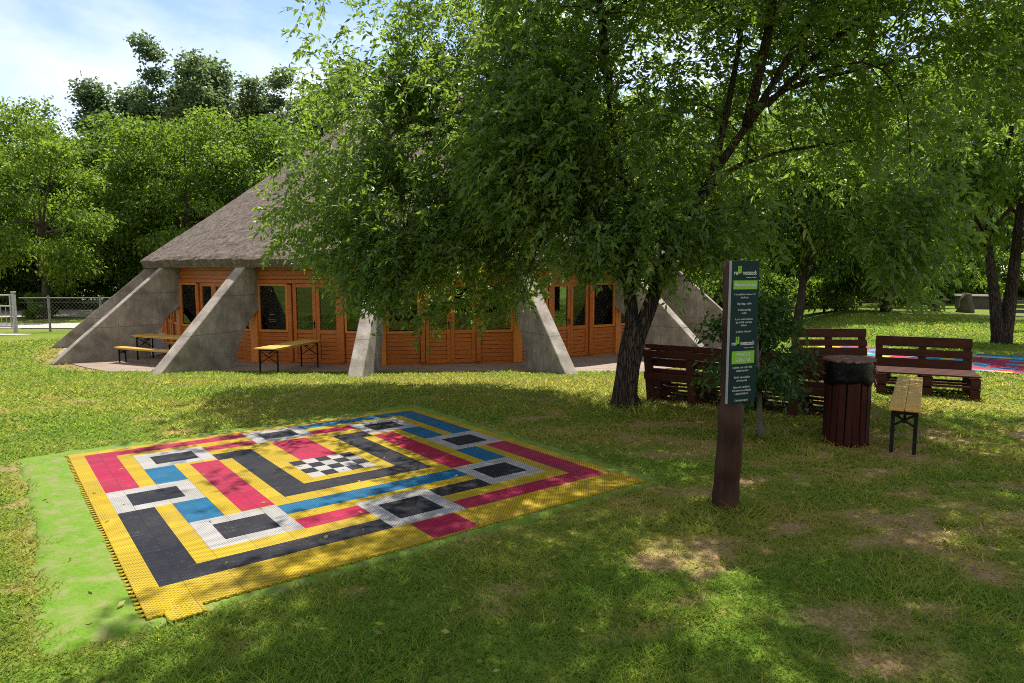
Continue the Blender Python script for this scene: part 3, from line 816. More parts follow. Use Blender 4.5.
for i in range(len(rows)-1):
    for k in range(n): m_.f.append((i*n+k, (i+1)*n+k, (i+1)*n+(k+1) % n, i*n+(k+1) % n)); m_.m.append(0)
m_.build('bag', M['bag'], bn, True)
m_ = MB()
for i in range(7):
    x = -.186+.062*i; L = 2*math.sqrt(max(.0, .214**2-x*x)); m_.box((x, 0, .818), (.060, max(.12, L), .022), bev=.004)
o = m_.build('lid', M['lid_wood'], bn); o.rotation_euler = (R(1.5), R(-1), R(12))

# ------------------------------------------------------------------ information sign
sx_, sy_ = 1.478, 4.60; sg_ = empty('info_sign', (sx_, sy_, gzf(sx_, sy_))); tag(sg_, 'dark green information board with white lettering on a rough brown post', 'sign')
m_ = MB(); pts = []; rad = []
for i in range(26):
    z = -.1+1.82*i/25; pts.append((.010*math.sin(z*3)+.012*z, .006*math.cos(z*5), z)); rad.append((.086 if z < .74 else .066)*(1+.05*math.sin(z*9)))
m_.tube(pts, rad, 18, jit=.085); m_.build('post', M['log'], sg_, True)
brd = empty_board = MB(); 
ang = math.atan2(.13, .30); bw, bh = .235, .945; z0 = .775
brd.box((0, 0, z0+bh/2), (bw, .018, bh), bev=.002, mi=0)
brd.box((-bw/2-.0015, 0, z0+bh/2), (.003, .020, bh), mi=1)
bo = brd.build('board', [M['sign_green'], M['alu']], sg_); bo.location = (.054, -.084, 0); bo.rotation_euler = (0, 0, ang)
def text_obj(name, body, size, x, z, mat, parent, align='CENTER', bold=False, width=None):
    cu = bpy.data.curves.new(name, 'FONT'); cu.body = body; cu.size = size; cu.align_x = align; cu.align_y = 'CENTER'; cu.extrude = .0006
    if bold: cu.offset = size*.018
    tmp = bpy.data.objects.new(name, cu); COL.objects.link(tmp)
    bpy.context.view_layer.update()
    me = bpy.data.meshes.new_from_object(tmp.evaluated_get(bpy.context.evaluated_depsgraph_get()))
    bpy.data.objects.remove(tmp); me.materials.clear(); me.materials.append(mat)
    if width:
        c = np.empty(len(me.vertices)*3, np.float32); me.vertices.foreach_get('co', c); c = c.reshape(-1, 3)
        w = c[:, 0].max()-c[:, 0].min(); c[:, 0] *= width/w; me.vertices.foreach_set('co', c.ravel())
    o = link(name, me, parent); o.rotation_euler = (PI/2, 0, 0); o.location = (x, -.0112, z); return o
def flat(name, x, z, w, h, mat, y=-.0106):
    mb = MB(); mb.box((x, y, z), (w, .0022, h)); return mb.build(name, mat, bo)
ztop = z0+bh
def logo(zc):
    text_obj('logo', 're', .040, -.084, zc-.004, M['white_print'], bo, bold=True, width=.032)
    g = MB()
    for (x, z, w, h) in ((-.060, zc+.014, .012, .054), (-.043, zc+.018, .012, .046), (-.0515, zc+.004, .030, .022)): g.box((x, -.0106, z), (w, .0022+.0003*abs(x), h))
    g.build('emblem', M['lime'], bo)
    text_obj('logo', 'metszock', .040, .032, zc-.004, M['white_print'], bo, bold=True, width=.118)
    text_obj('logo', 'mozgásban a szabadban', .010, .046, zc-.034, M['white_print'], bo, width=.085)
def lines(rows, z, dz, size):
    for r_ in rows:
        if r_: text_obj('lettering', r_, size, -.004, z, M['white_print'], bo, width=min(.178, .0064*len(r_)))
        z -= dz
    return z
logo(ztop-.075)
flat('label_band', 0, ztop-.158, .200, .058, M['lime']); 
t1 = text_obj('lettering', 'Használati útmutató', .030, 0, ztop-.158, M['white_print'], bo, bold=True, width=.180); t1.location.y = -.0128
lines(['A társasjátékot minimum 2 fő', 'játszhatja', '', 'Lépj végig a táblán', '', 'A dobás után lépj', 'tovább', '', 'A piros mezőn kimaradsz', 'egy körből, majd újra', 'dobhatsz', '', 'Jó játékot kívánunk!'], ztop-.220, .0205, .0178)
zz = z0+.405
logo(zz)
flat('label_band', 0, zz-.098, .190, .085, M['lime'])
for k, s in enumerate(('FONTOS', 'SZABÁLYOK')):
    t1 = text_obj('lettering', s, .030, 0, zz-.080-.036*k, M['white_print'], bo, bold=True, width=(.115, .13)[k]); t1.location.y = -.0128
lines(['A játékot csak cipő nélkül', 'szabad használni', '', 'Kérjük óvja a játékot', 'és környezetét', '', 'Gyermekek csak felnőtt', 'kíséretével használhatják', 'a játszó felületet', '', 'Köszönjük szépen!'], zz-.165, .0222, .0188)

# ------------------------------------------------------------------ vegetation
def leaves(pos, dirs, length, width, droop=0.0):
    """one folded diamond per leaf"""
    n = len(pos)
    d = dirs/np.linalg.norm(dirs, axis=1, keepdims=True)
    rnd = rng.normal(size=(n, 3)); s = np.cross(d, rnd); s /= np.linalg.norm(s, axis=1, keepdims=True)
    nr = np.cross(s, d)
    L = np.asarray(length).reshape(-1, 1)*np.ones((n, 1)); Wd = np.asarray(width).reshape(-1, 1)*np.ones((n, 1))
    v = np.empty((n, 4, 3))
    v[:, 0] = pos; v[:, 2] = pos+d*L+np.array([0, 0, -1])*(droop*L)
    mid = pos+d*L*.45+nr*L*.05
    v[:, 1] = mid+s*Wd*.5-nr*Wd*.12; v[:, 3] = mid-s*Wd*.5-nr*Wd*.12
    i = np.arange(n)*4
    f = np.concatenate([np.stack([i, i+1, i+2], 1), np.stack([i, i+2, i+3], 1)])
    return v.reshape(-1, 3), f
def bez(a, b, c, n):
    t = np.linspace(0, 1, n)[:, None]
    return (1-t)**2*np.array(a)+2*t*(1-t)*np.array(b)+t*t*np.array(c)
def tree_meshes(seed, H, RX, base, nclump, nleaf, lsize, mat, kind='broad', trunk_r=.2, barkm=None):
    """returns trunk mesh and crown mesh of a background tree, base at the origin"""
    r = np.random.default_rng(seed)
    cz = (H+base)/2; hz = (H-base)/2
    C = []
    while len(C) < nclump:
        p = r.uniform(-1, 1, 3)
        q = np.linalg.norm(p)
        if q > 1 or q < .42: continue
        x, y, z = p
        if kind == 'poplar':
            i = len(C) % 5; a = i*1.257+seed; top = H*(1-.09*((i*3) % 5)*.6)
            t = r.random()**.8; zz = base+(top-base)*t; k = RX*(.10+.36*(1-t)**.8)
            C.append((math.cos(a)*RX*.55*(1-.3*t)+x*k, math.sin(a)*RX*.55+y*k, zz)); continue
        C.append((x*RX*(1-.25*max(z, 0)**2), y*RX*(1-.25*max(z, 0)**2), cz+z*hz))
    C = np.array(C)
    cr = r.uniform(.5, 1.2, nclump)*(RX*.33 if kind == 'broad' else RX*.26)
    w = cr**2; idx = r.choice(nclump, nleaf, p=w/w.sum())
    dv = r.normal(size=(nleaf, 3)); dv /= np.linalg.norm(dv, axis=1, keepdims=True)
    dv[:, 2] = np.where(r.random(nleaf) < .6, np.abs(dv[:, 2]), dv[:, 2])
    rad = cr[idx]*(r.random(nleaf)**.45)
    pos = C[idx]+dv*rad[:, None]*np.array([1, 1, .72])
    pos += r.normal(size=(nleaf, 3))*(.035 if kind == 'broad' else .07)*RX
    ax = pos-np.array([0, 0, cz]); ax /= np.linalg.norm(ax, axis=1, keepdims=True)+1e-6
    d = ax*.6+r.normal(size=(nleaf, 3))*.7+np.array([0, 0, -.35])
    v, f = leaves(pos, d, lsize*r.uniform(.65, 1.35, nleaf), lsize*.62*r.uniform(.7, 1.2, nleaf), .2)
    ct = r.normal(0, .13, nclump)
    tint = np.clip(r.normal(.48, .17, nleaf)+ct[idx], 0, .97)
    crown = np_mesh('crown', v, f, mat, {'tint': np.repeat(tint, 4)})
    mb = MB(); random.seed(seed)
    top = (r.normal(0, .3), r.normal(0, .3), H*.86)
    pts = bez((0, 0, -.2), (r.normal(0, .35), r.normal(0, .35), H*.4), top, 9)
    rr = trunk_r*np.array([1.25, 1.0, .86, .74, .6, .46, .33, .2, .07])
    mb.tube(pts, rr, 8, jit=.06)
    for i in r.choice(nclump, min(nclump, 16), replace=False):
        s = r.uniform(.2, .65); k = s*8; p0 = pts[int(k)]*(1-k % 1)+pts[int(k)+1]*(k % 1)
        c = C[i]; m = (p0+c)/2+np.array([0, 0, .10*H*r.random()])
        mb.tube(bez(p0, m, c, 6), trunk_r*np.linspace(.42, .06, 6), 5, cap=False)
    return mb.mesh('trunk', barkm or M['bark_far'], True), crown
def plant_tree(name, meshes, x, y, label, cat='tree', group=None, s=1.0, rz=None, sz=1.0):
    e = empty(name, (x, y, gzf(x, y)), random.uniform(0, 6.28) if rz is None else rz); e.scale = (s, s, s*sz)
    tag(e, label, cat, group)
    link('trunk', meshes[0], e); link('crown', meshes[1], e); return e
VAR = [tree_meshes(11, 11.5, 4.6, 1.0, 60, 26000, .24, M['leaf_far'], trunk_r=.24),
       tree_meshes(12, 12.5, 4.2, 1.6, 55, 24000, .23, M['leaf_light'], trunk_r=.22),
       tree_meshes(13, 10.0, 4.8, 2.4, 52, 24000, .22, M['leaf_far'], trunk_r=.2),
       tree_meshes(14, 13.5, 5.0, 2.0, 66, 28000, .25, M['leaf_light'], trunk_r=.26)]
POP = [tree_meshes(21, 21.0, 3.6, 2.0, 110, 42000, .33, M['leaf_poplar'], 'poplar', .3),
       tree_meshes(22, 19.0, 4.2, 2.0, 110, 42000, .33, M['leaf_poplar'], 'poplar', .3)]
# left side rows
L1 = [(-24.5, 36.0, 1, .87, 'bright green tree with a bushy base standing beyond the wire fence'),
      (-33.5, 42.0, 0, 1.14, 'dark rounded tree at the left edge beyond the white gate'),
      (-30.6, 46.0, 3, 1.05, 'light green tree between the dark edge tree and the fence tree'),
      (-25.0, 46.5, 0, 1.18, 'broad dark tree right behind the fence tree, left of the poplars'),
      (-20.0, 43.0, 3, .98, 'bright broad tree left of the thatched roof'),
      (-15.5, 46.0, 2, 1.22, 'dense round tree whose crown meets the thatched roof slope'),
      (-11.5, 49.0, 1, 1.1, 'light green tree rising just over the thatched roof slope'),
      (-39.5, 45.0, 3, 1.05, 'tall light tree at the far left edge of the wood')]
for (x, y, v, s, lab) in L1: plant_tree('broadleaf_tree', VAR[v], x, y, lab, s=s*.93)
P1 = [(-35.5, 60, 0, .70, 'tall poplar farthest left in the row behind the wood'), (-32.0, 57, 1, .93, 'tall poplar rising above the bright trees, left of the highest pair'),
      (-28.0, 57, 0, .99, 'tallest poplar of the row behind the wood'), (-23.8, 57, 1, 1.06, 'tall poplar between the tallest one and the roof'),
      (-19.5, 57, 0, .93, 'tall poplar standing behind the roof slope'), (-15.5, 58, 1, 1.0, 'tall poplar next to the big tree foliage'), (-46, 61, 1, .82, 'low poplar top at the left edge of the sky')]
for (x, y, v, s, lab) in P1: plant_tree('poplar_tree', POP[v], x, y, lab, group='poplars behind the wood', s=s*1.15, sz=.84)
for i in range(9):
    x = -8+i*4.4+random.uniform(-1, 1); y = random.uniform(44, 52)
    plant_tree('broadleaf_tree', VAR[i % 4], x, y, 'leafy tree in the green wall behind the thatched pavilion', group='trees hidden behind the pavilion', s=random.uniform(.9, 1.15))
for i in range(10):
    x = -62+i*5.2+random.uniform(-1, 1); y = random.uniform(50, 57)
    plant_tree('broadleaf_tree', VAR[(i*3+1) % 4], x, y, 'leafy tree deep in the wood beyond the gravel road', group='trees deep in the left wood', s=random.uniform(.75, .95))
# right side
R1 = [(11.5, 27.5, 2, .82, 'shady tree with a plain trunk on the far side of the lawn'), (15.6, 28.5, 0, .85, 'second lawn tree with a straight trunk right of the sign'),
      (9.5, 46, 1, 1.05, 'light green tree right of the pavilion'), (26.0, 46, 3, 1.0, 'tall light tree behind the second lawn tree'),
      (18.5, 47, 0, 1.1, 'dark broad tree closing the far lawn'), (33, 47, 1, 1.1, 'light tree behind the grey shed'), (42, 46, 0, 1.1, 'dark tree at the right edge of the far lawn')]
for (x, y, v, s, lab) in R1: plant_tree('broadleaf_tree', VAR[v], x, y, lab, s=s)
for i in range(12):
    x = 4+i*5.2+random.uniform(-1, 1); y = random.uniform(54, 63)
    plant_tree('broadleaf_tree', VAR[(i*3+2) % 4], x, y, 'leafy tree in the wood closing the far lawn', group='trees in the wood behind the far lawn', s=random.uniform(.95, 1.25))
# two-stemmed tree by the far mat
tw = empty('twin_trunk_tree', (11.2, 15.6, gzf(11.2, 15.6))); tag(tw, 'tree with two trunks standing beside the far colourful mat', 'tree')
mb = MB()
mb.tube(bez((0, 0, -.1), (-.12, 0, .8), (-.42, .1, 2.6), 7), [.19, .15, .125, .115, .10, .09, .07], 8, jit=.06)
mb.tube(bez((.06, 0, -.1), (.22, 0, 1.0), (.25, 0, 3.2), 7), [.20, .16, .14, .125, .11, .095, .07], 8, jit=.06)
for k in range(9):
    a = k*2.4; p = (-.42, .1, 2.4) if k % 2 else (.25, 0, 2.9)
    mb.tube(bez(p, (p[0]+math.cos(a)*.8, math.sin(a)*.8, 4.0), (math.cos(a)*1.9, math.sin(a)*1.9, 3.6+(k % 4)*.8), 6), np.linspace(.06, .012, 6), 5, cap=False)
mb.build('trunk', M['bark'], tw, True)
_, cr_ = tree_meshes(31, 7.4, 2.45, 2.1, 42, 20000, .15, M['leaf_far']); link('crown', cr_, tw)
# low shrubs
SH = [tree_meshes(41, 2.2, 1.5, .1, 26, 6000, .15, M['leaf_light'], trunk_r=.05), tree_meshes(42, 2.6, 1.7, .1, 26, 6500, .16, M['leaf_far'], trunk_r=.05)]
S1 = [(14.0, 30.5, 0, 1.15, 'pale green bush between the two lawn trees'), (11.0, 31.5, 1, 1.1, 'dark bush at the foot of the shady lawn tree'), (18.5, 33, 1, 1.2, 'dark bush right of the second lawn tree'),
      (9.0, 30.5, 1, 1.0, 'bush beside the pavilion buttress on the far lawn'), (28, 34, 0, 1.2, 'pale bush right of the grey shed'), (-25.0, 36.2, 0, .62, 'small bush around the foot of the fence tree'),
      (-31, 44, 1, 1.3, 'dark bush beside the gravel road'), (-20, 45, 1, 1.3, 'dark bush left of the buttress beyond the road'), (-37, 43.5, 1, 1.2, 'dark bush behind the white gate')]
for (x, y, v, s, lab) in S1: plant_tree('shrub', SH[v], x, y, lab, 'bush', s=s)
for i in range(14):
    x = -48+i*3.1+random.uniform(-.5, .5); y = random.uniform(46, 48.5)
    plant_tree('shrub', SH[1], x, y, 'dark bush in the undergrowth along the wood edge', 'bush', 'undergrowth at the wood edge', random.uniform(1.3, 1.9))
for i in range(14):
    x = 7+i*2.5+random.uniform(-.5, .5); y = random.uniform(36, 39.5)
    plant_tree('shrub', SH[(i % 3) // 2], x, y, 'leafy bush in the undergrowth closing the far lawn', 'bush', 'undergrowth behind the far lawn', random.uniform(1.1, 1.7))

# ---- the big tree
def proj(p):
    c, s = math.cos(math.atan(69.5/682.7)), math.sin(math.atan(69.5/682.7))
    x = p[:, 0]; y = p[:, 1]; z = p[:, 2]-CAMH
    dep = y*c-z*s; up = y*s+z*c
    dep = np.maximum(dep, .05)
    return 512+682.7*x/dep, 341.5-682.7*up/dep
TX, TY = 1.38, 8.2
LOBES = [  # centre, radii, share
    ((1.1, 9.0, 5.8), (3.0, 2.8, 2.6), 2.6), ((-1.5, 10.4, 4.2), (2.9, 2.2, 3.2), 4.6), ((-1.4, 10.0, 2.2), (2.3, 1.4, 1.4), 1.6),
    ((4.2, 8.4, 5.0), (2.9, 2.2, 2.0), 2.2), ((3.6, 9.4, 3.6), (2.5, 1.5, 1.0), .6), ((2.6, 6.2, 5.9), (2.6, 1.9, 1.3), 1.4),
    ((3.9, 6.9, 2.35), (.55, .45, 1.05), .16), ((1.0, 8.4, 3.1), (1.6, 1.2, 1.2), 1.6), ((1.7, 8.0, 2.35), (1.6, .8, .8), .55), ((5.8, 8.6, 4.6), (1.8, 1.6, 1.5), .8), ((0.2, 5.4, 6.3), (2.0, 1.5, 1.0), .7)]
XB = np.array([0, 262, 268, 300, 345, 352, 372, 395, 420, 440, 470, 500, 520, 540, 560, 600, 622, 640, 680, 760, 860, 880, 895, 915, 930, 1100])
YB = np.array([0, 215, 258, 268, 290, 305, 322, 316, 330, 336, 326, 340, 330, 300, 287, 284, 280, 296, 296, 262, 258, 300, 334, 326, 262, 240])
def big_tree():
    root = empty('ash_tree', (TX, TY, gzf(TX, TY))); tag(root, 'large leafy tree with a forked dark trunk shading the game mat', 'tree')
    org = np.array([TX, TY, gzf(TX, TY)])
    LIM = []
    def limb(pts, r0, r1, n=12, ns=10):
        P = np.array(pts, float)
        k = np.linspace(0, len(P)-1, n); out = []
        for t in k:      # Catmull-Rom
            i = min(int(t), len(P)-2); f = t-i
            p0, p1, p2, p3 = P[max(i-1, 0)], P[i], P[i+1], P[min(i+2, len(P)-1)]
            out.append(.5*((2*p1)+(-p0+p2)*f+(2*p0-5*p1+4*p2-p3)*f*f+(-p0+3*p1-3*p2+p3)*f**3))
        out = np.array(out); rr = np.linspace(r0, r1, n)
        LIM.append((out, rr, ns)); return out
    # x to the right, y away from the camera, absolute coordinates
    limb([(1.34, 8.2, -.12), (1.38, 8.2, .25), (1.42, 8.2, .62), (1.50, 8.2, 1.0)], .150, .135, 10, 14)
    limb([(1.45, 8.2, .75), (1.44, 8.2, 1.15), (1.40, 8.25, 1.55), (1.46, 8.35, 1.95), (1.35, 8.5, 2.8), (1.15, 8.7, 4.0), (1.0, 8.9, 5.6)], .102, .008, 16)
    limb([(1.48, 8.2, .78), (1.66, 8.2, 1.25), (1.80, 8.2, 1.7), (2.05, 8.2, 2.15), (2.35, 8.2, 2.75), (2.75, 8.2, 3.35), (3.15, 8.25, 3.75), (4.0, 8.3, 4.0), (5.3, 8.5, 4.3)], .100, .008, 18)
    limb([(1.40, 8.28, 1.65), (1.15, 8.6, 2.1), (.7, 9.1, 2.6), (.1, 9.6, 3.1), (-.7, 10.1, 3.6), (-1.8, 10.6, 4.3)], .06, .010)
    limb([(1.42, 8.25, 1.5), (1.10, 8.45, 1.72), (.75, 8.8, 1.95), (.2, 9.2, 2.1), (-.8, 9.7, 2.25), (-2.0, 10.0, 2.2)], .045, .008)
    limb([(2.35, 8.2, 2.75), (2.55, 8.3, 3.6), (2.75, 8.5, 4.6), (2.85, 8.6, 5.8)], .05, .012)
    limb([(2.75, 8.2, 3.35), (3.2, 8.0, 4.2), (3.7, 7.8, 5.2), (4.1, 7.7, 6.2)], .045, .010)
    limb([(3.0, 8.25, 3.6), (3.7, 8.3, 4.3), (4.5, 8.4, 4.9), (5.4, 8.6, 5.4)], .035, .008)
    limb([(1.35, 8.5, 2.8), (.8, 8.7, 3.7), (.1, 9.2, 4.8), (-.9, 10.0, 6.0)], .045, .010)
    limb([(2.2, 8.2, 2.45), (2.7, 8.7, 2.9), (3.5, 9.1, 3.2), (4.6, 9.3, 3.4)], .05, .012)
    limb([(2.75, 8.2, 3.35), (2.7, 7.4, 4.4), (2.5, 6.6, 5.5), (2.3, 6.0, 6.2)], .06, .014)
    limb([(1.2, 8.6, 3.8), (.8, 7.4, 5.2), (.4, 6.2, 6.1), (.1, 5.3, 6.5)], .055, .012)
    limb([(3.15, 8.25, 3.75), (3.7, 7.6, 3.9), (3.95, 7.1, 3.4), (3.95, 6.9, 2.4), (3.9, 6.85, 1.6)], .014, .003)
    SK = np.concatenate([l[0] for l in LIM]); SKR = np.concatenate([l[1] for l in LIM])
    # sprays
    Pn = []; 
    w = np.array([l[2] for l in LOBES]); w = w/w.sum(); tot = 110000
    for (c, r_, _), sh in zip(LOBES, w):
        n = int(tot*sh); d = rng.normal(size=(n, 3)); d /= np.linalg.norm(d, axis=1, keepdims=True)
        Pn.append(np.array(c)+d*np.array(r_)*(rng.random((n, 1))**.42))
    P = np.concatenate(Pn)
    P[:, 2] = np.maximum(P[:, 2], .9)
    # leave gaps: clumpy density
    g = np.sin(P[:, 0]*2.3+1.7*np.sin(P[:, 2]*1.9)+P[:, 1])*np.sin(P[:, 2]*2.6+P[:, 1]*1.4)+.6*rng.random(len(P))
    keep = (g > -.05) | (rng.random(len(P)) < .10)
    px, py = proj(P)
    yb = np.interp(px, XB, YB)+rng.normal(0, 5, len(P))
    xl = np.interp(py, [-200, 0, 40, 80, 110, 140, 180, 215, 260], [262, 282, 290, 284, 300, 288, 275, 262, 262])+rng.normal(0, 5, len(P))
    keep &= (py < yb-8) & (px > xl+6)
    # thin the crown where the lawn and mat below lie in the sun
    k = P[:, 2]/SUNV[2]; sx = P[:, 0]-SUNV[0]*k; sy = P[:, 1]-SUNV[1]*k
    qx, qy = proj(np.stack([sx, sy, np.zeros(len(P))], 1))
    edge = np.interp(qy, [380, 400, 410, 430, 480, 540, 600, 700], [640, 600, 420, 420, 410, 340, 120, 90])
    lit = (qx < edge) & ~((qy > 394) & (qy < 412) & (qx > 310))
    lit |= (qy > 372) & (qy < 392) & (qx < 700)
    mu, mv = mat_uv(sx, sy); lit &= ~((mv > MH+.05) & (mu > .2))
    spot = ((qx-705)/60)**2+((qy-600)/55)**2 < 1
    spot |= ((qx-1010)/110)**2+((qy-420)/42)**2 < 1
    pk = np.where(lit, np.where((py > 60) & (mv < 1.3), .34, .09), np.where(spot, .25, 1.0))
    keep &= rng.random(len(P)) < pk
    front = (px > 590) & (px < 880) & (py > 30) & (py < 195) & (P[:, 1] < 8.35)
    keep &= ~front | (rng.random(len(P)) < .45)
    keep &= (py > -25) | (g[:] > .35) | (rng.random(len(P)) < .30)
    mid = ((px-705)/115)**2+((py-125)/95)**2 < 1
    keep &= ~mid | (rng.random(len(P)) < .40)
    P = P[keep]
    pass
    target = 21500
    if len(P) > target: P = P[rng.choice(len(P), target, replace=False)]
    n = len(P)
    # each spray: a drooping twig with paired leaflets
    out = P-np.array([TX+.4, TY+.4, 3.2]); out /= np.linalg.norm(out, axis=1, keepdims=True)
    d = out*.7+rng.normal(size=(n, 3))*.7+np.array([0, 0, -.18]); d /= np.linalg.norm(d, axis=1, keepdims=True)
    side = np.cross(d, np.array([0, 0, 1.0])); side /= np.linalg.norm(side, axis=1, keepdims=True)+1e-6
    LP = []; LD = []; LI = []
    K = 12; Ls = rng.uniform(.18, .36, n)
    for kk in range(K):
        t = (kk//2+.6)/(K/2)
        p = P+d*(Ls*t)[:, None]+np.array([0, 0, -1])*(Ls*.35*t*t)[:, None]
        s = side*(1 if kk % 2 else -1)
        dd = d*.6+s*.8+rng.normal(size=(n, 3))*.5+np.array([0, 0, -.22])
        if kk >= K-1: dd = d+np.array([0, 0, -.6])
        LP.append(p); LD.append(dd); LI.append(np.arange(n))
    LP = np.concatenate(LP); LD = np.concatenate(LD); LI = np.concatenate(LI)
    v, f = leaves(LP, LD, rng.uniform(.05, .135, len(LP)), rng.uniform(.024, .050, len(LP)), .12)
    st = rng.normal(0, .12, n)
    tint = np.clip(rng.normal(.45, .18, len(LP))+st[LI], 0, 1)
    me = np_mesh('crown', v-org, f, M['leaf'], {'tint': np.repeat(tint, 4)})
    link('crown', me, root)
    # branches
    mb = MB(); random.seed(3)
    for (o, rr, ns) in LIM: mb.tube(o-org, rr, ns, jit=.07)
    # root flare
    for a in np.arange(0, 6.28, 1.05):
        mb.tube(bez((0, 0, .32), (math.cos(a)*.10, math.sin(a)*.10, .12), (math.cos(a)*.22, math.sin(a)*.22, -.06), 5), [.075, .07, .06, .045, .03], 6, cap=False)
    A = P[rng.choice(n, 900, replace=False)]
    for p in A:
        dd = np.linalg.norm(SK-p, axis=1)+.25*np.abs(SK[:, 2]-p[2]+.5)+np.where(SK[:, 2] < 1.6, 3, 0)
        i = int(dd.argmin())
        L = np.linalg.norm(SK[i]-p)
        if L > 2.2: continue
        m = (SK[i]+p)/2+np.array([0, 0, .12*L])+rng.normal(size=3)*.06
        r0 = min(SKR[i]*.5, .006+.008*L)
        mb.tube(bez(SK[i], m, p, 5)-org, np.linspace(r0, .003, 5), 4, cap=False)
    mb.build('trunk', M['bark'], root, True)
big_tree()

# ---- sapling behind the sign
def sapling():
    x0, y0 = 2.45, 6.61; root = empty('sapling', (x0, y0, gzf(x0, y0))); tag(root, 'small sapling with a thin grey stem growing just behind the sign', 'tree')
    mb = MB()
    mb.tube(bez((0, 0, -.05), (-.02, 0, .5), (-.08, .0, 1.15), 8), np.linspace(.036, .012, 8), 8, jit=.06)
    sh = [((-.02, 0, .55), (-.25, 0, .95), (-.62, -.1, .55)), ((-.03, 0, .7), (-.3, .1, 1.25), (-.55, .1, 1.05)), ((-.04, 0, .6), (.2, 0, 1.0), (.42, -.05, .72)), ((-.05, 0, .8), (.12, .1, 1.25), (.36, .1, 1.1)),
          ((-.06, 0, .9), (-.1, -.1, 1.35), (-.25, -.15, 1.42)), ((-.03, 0, .5), (.0, -.2, .85), (.12, -.35, .55)), ((-.02, 0, .45), (-.2, -.15, .7), (-.38, -.25, .30)), ((-.04, 0, .75), (.0, .2, 1.1), (.15, .35, .9)), ((-.02, 0, .5), (.15, .0, .75), (.32, -.1, .42)),
          ((-.06, 0, 1.0), (.05, 0, 1.3), (.15, 0, 1.32))]
    LP = []; LD = []
    for a, b, c in sh:
        pts = bez(a, b, c, 9); mb.tube(pts, np.linspace(.010, .003, 9), 5, cap=False)
        for q in range(340):
            t = rng.uniform(.22, 1); i = t*8; p = pts[int(min(i, 7))]+(pts[min(int(i)+1, 8)]-pts[int(min(i, 7))])*(i % 1)
            LP.append(p+rng.normal(size=3)*.068); LD.append(rng.normal(size=3)*.6+np.array([0, 0, -.5])+(c-np.array(a))*.6)
    LP = np.array(LP); LD = np.array(LD)
    v, f = leaves(LP, LD, rng.uniform(.04, .075, len(LP)), rng.uniform(.025, .042, len(LP)), .2)
    link('crown', np_mesh('crown', v, f, M['leaf_shrub'], {'tint': np.repeat(np.clip(rng.normal(.45, .2, len(LP)), 0, .95), 4)}), root)
    mb.build('trunk', M['bark_grey'], root, True)
sapling()

# ------------------------------------------------------------------ fences, gate, shed
fc = empty('wire_fence', (-19, 28, gzf(-19, 28))); tag(fc, 'low wire fence on metal posts along the gravel road', 'fence')
def fpost(x):
    mb = MB(); mb.tube([(x, 0, -.2), (x, 0, 1.45)], .045, 8); mb.tube([(x, 0, 1.45), (x, 0, 1.48)], .052, 8); mb.build('post', M['galv'], fc, False)
for i in range(5): fpost(i*2.12)
mb = MB(); mb.tube([(-1.2, 0, 1.40), (8.5, 0, 1.40)], .024, 6); mb.build('rail', M['galv'], fc)
mb = MB()
for z in (.15, 1.22): mb.tube([(-1.2, 0, z), (8.5, 0, z)], .006, 4)
k = -1.2
while k < 8.5:
    mb.tube([(k, .004, .05), (min(k+1.3, 8.5), .004, .05+min(1.3, 8.5-k))], .0028, 3, cap=False); mb.tube([(k, -.004, 1.35), (min(k+1.3, 8.5), -.004, 1.35-min(1.3, 8.5-k))], .0028, 3, cap=False); k += .16
mb.build('mesh', M['galv'], fc)
gt = empty('metal_gate', (-20.68, 27.6, gzf(-20.68, 27.6))); tag(gt, 'pale metal gate with a stout post at the end of the wire fence', 'gate')
mb = MB(); mb.box((.55, 0, .75), (.12, .12, 1.70), bev=.015); mb.box((.55, 0, 1.64), (.15, .15, .05), bev=.01); mb.build('gate_post', M['gate_paint'], gt)
mb = MB()
for z in (.25, 1.08, 1.52): mb.tube([(-3.2, 0, z), (.44, 0, z)], .035, 8)
for x in (-3.2, -1.4, .40): mb.tube([(x, 0, .2), (x, 0, 1.55)], .03, 8)
k = -3.0
while k < .35: mb.tube([(k, 0, .27), (k, 0, 1.06)], .010, 5); k += .2
mb.build('gate_leaf', M['gate_paint'], gt)
rf = empty('rail_fence', (13.5, 33.5, gzf(13.5, 33.5))); tag(rf, 'dark wooden rail fence along the bushes behind the far lawn', 'fence')
mb = MB()
for z in (.35, .70, 1.02): mb.bar((-3.5, 0, z), (8.5, 1.2, z), .04, .11)
mb.build('rail', M['rail_wood'], rf)
for i in range(9):
    mb = MB(); mb.box((-3.5+1.5*i, .06+.15*i, .52), (.12, .12, 1.15), bev=.01); mb.build('post', M['rail_wood'], rf)
shd = empty('shed', (20.9, 31.0, gzf(20.9, 31.0)), R(-30)); shd.scale = (.45, .45, .45); tag(shd, 'low grey wooden shed at the end of the far lawn', 'shed')
mb = MB()
for i in range(12): mb.box((-1.3+.236*i, -.8, .62), (.228, .04, 1.3), bev=.005)
for sx in (-1.42, 1.42):
    for i in range(7): mb.box((sx, -.66+.236*i, .62), (.04, .228, 1.3), bev=.005)
mb.box((0, .82, .62), (2.8, .04, 1.3)); mb.build('wall', M['shed'], shd)
mb = MB(); mb.box((-.5, -.826, .50), (.75, .02, 1.0)); mb.build('door', M['dark_in'], shd)
mb = MB(); mb.box((0, 0, 1.34), (3.2, 2.1, .06), Matrix.Rotation(R(4), 4, 'X'), 0, .01); mb.build('roof', M['shed'], shd)
st_ = MB(); st_.tube([(0, 0, -.05), (0.02, 0, .25), (.0, .02, .5), (.03, 0, .78), (.03, 0, .8)], [.36, .27, .22, .17, .03], 12, jit=.10)
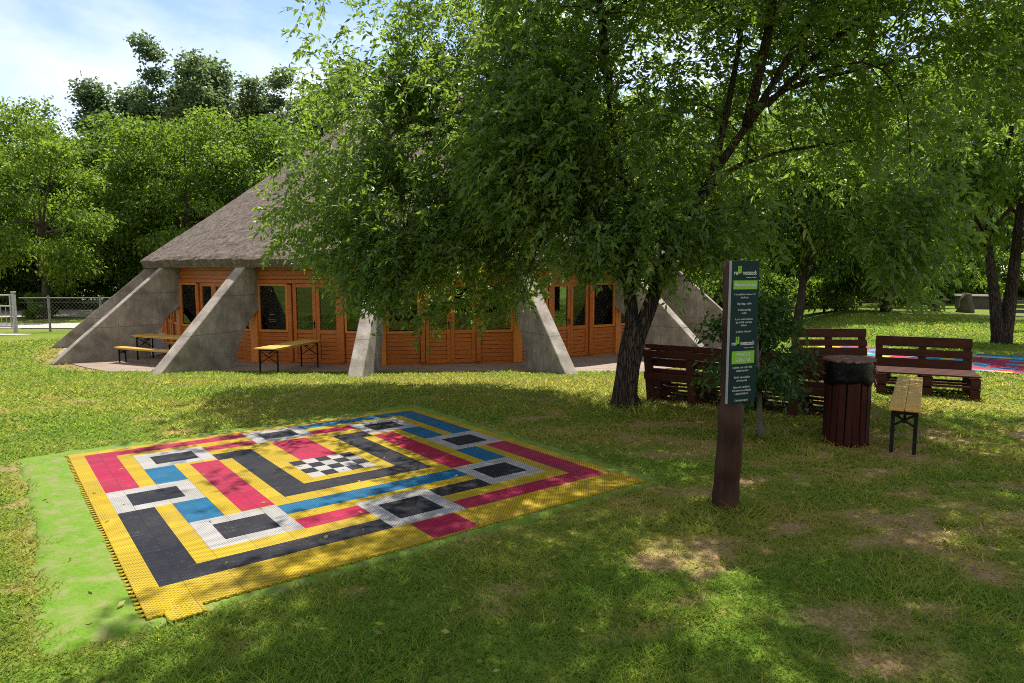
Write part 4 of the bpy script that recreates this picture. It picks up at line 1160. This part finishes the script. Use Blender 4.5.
o = st_.build('tree_stump', M['stump'], None, True); o.location = (18.6, 28.0, gzf(18.6, 28.0)); tag(o, 'mossy tree stump on the lawn in front of the grey shed', 'stump')
st_ = MB(); st_.tube([(0, 0, -.05), (0.01, 0, .2), (.0, .01, .42), (.0, 0, .44)], [.2, .15, .11, .03], 10, jit=.10)
o = st_.build('tree_stump', M['stump'], None, True); o.location = (18.0, 29.0, gzf(18.0, 29.0)); tag(o, 'smaller tree stump left of the mossy stump', 'stump')
pk = empty('park_bench', (14.1, 18.6, gzf(14.1, 18.6)), R(-35)); tag(pk, 'dark park bench at the right edge beyond the far mat', 'bench')
mb = MB()
for i in range(3): mb.box((0, -.15+.14*i, .44), (1.5, .11, .03), bev=.005)
mb.build('seat', M['shed'], pk)
mb = MB()
for i in range(3): mb.box((0, .30+.03*i, .56+.13*i), (1.5, .03, .10), bev=.005)
mb.build('backrest', M['shed'], pk)
for sx in (-.6, .6):
    mb = MB(); mb.bar((sx, -.18, 0), (sx, -.18, .42), .05); mb.bar((sx, .22, 0), (sx, .39, .86), .05); mb.bar((sx, -.2, .41), (sx, .28, .41), .05, .03); mb.build('leg_frame', M['black_metal'], pk)

# ------------------------------------------------------------------ fallen leaves
def litter():
    n = 700; x = rng.uniform(-3.5, 5, n); y = rng.uniform(2.4, 9, n)
    u, v = mat_uv(x, y); on = (u > 0) & (u < MW) & (v > 0) & (v < MH)
    k = ~on | (rng.random(n) < .35); x, y, on = x[k], y[k], on[k]; n = len(x)
    p = np.stack([x, y, np.where(on, mz+.004, gz(x, y)+.03)], 1)
    d = rng.normal(size=(n, 3)); d[:, 2] *= .1
    v_, f = leaves(p, d, rng.uniform(.025, .06, n), rng.uniform(.012, .025, n))
    tag(link('fallen_leaves', np_mesh('fallen_leaves', v_, f, M['grass'], {'tint': np.repeat(rng.uniform(.3, 1, n), 4), 'dry': np.repeat(rng.uniform(.6, 1, n), 4)})), 'fallen leaves scattered on the lawn and mat', 'leaves', kind='stuff')
litter()
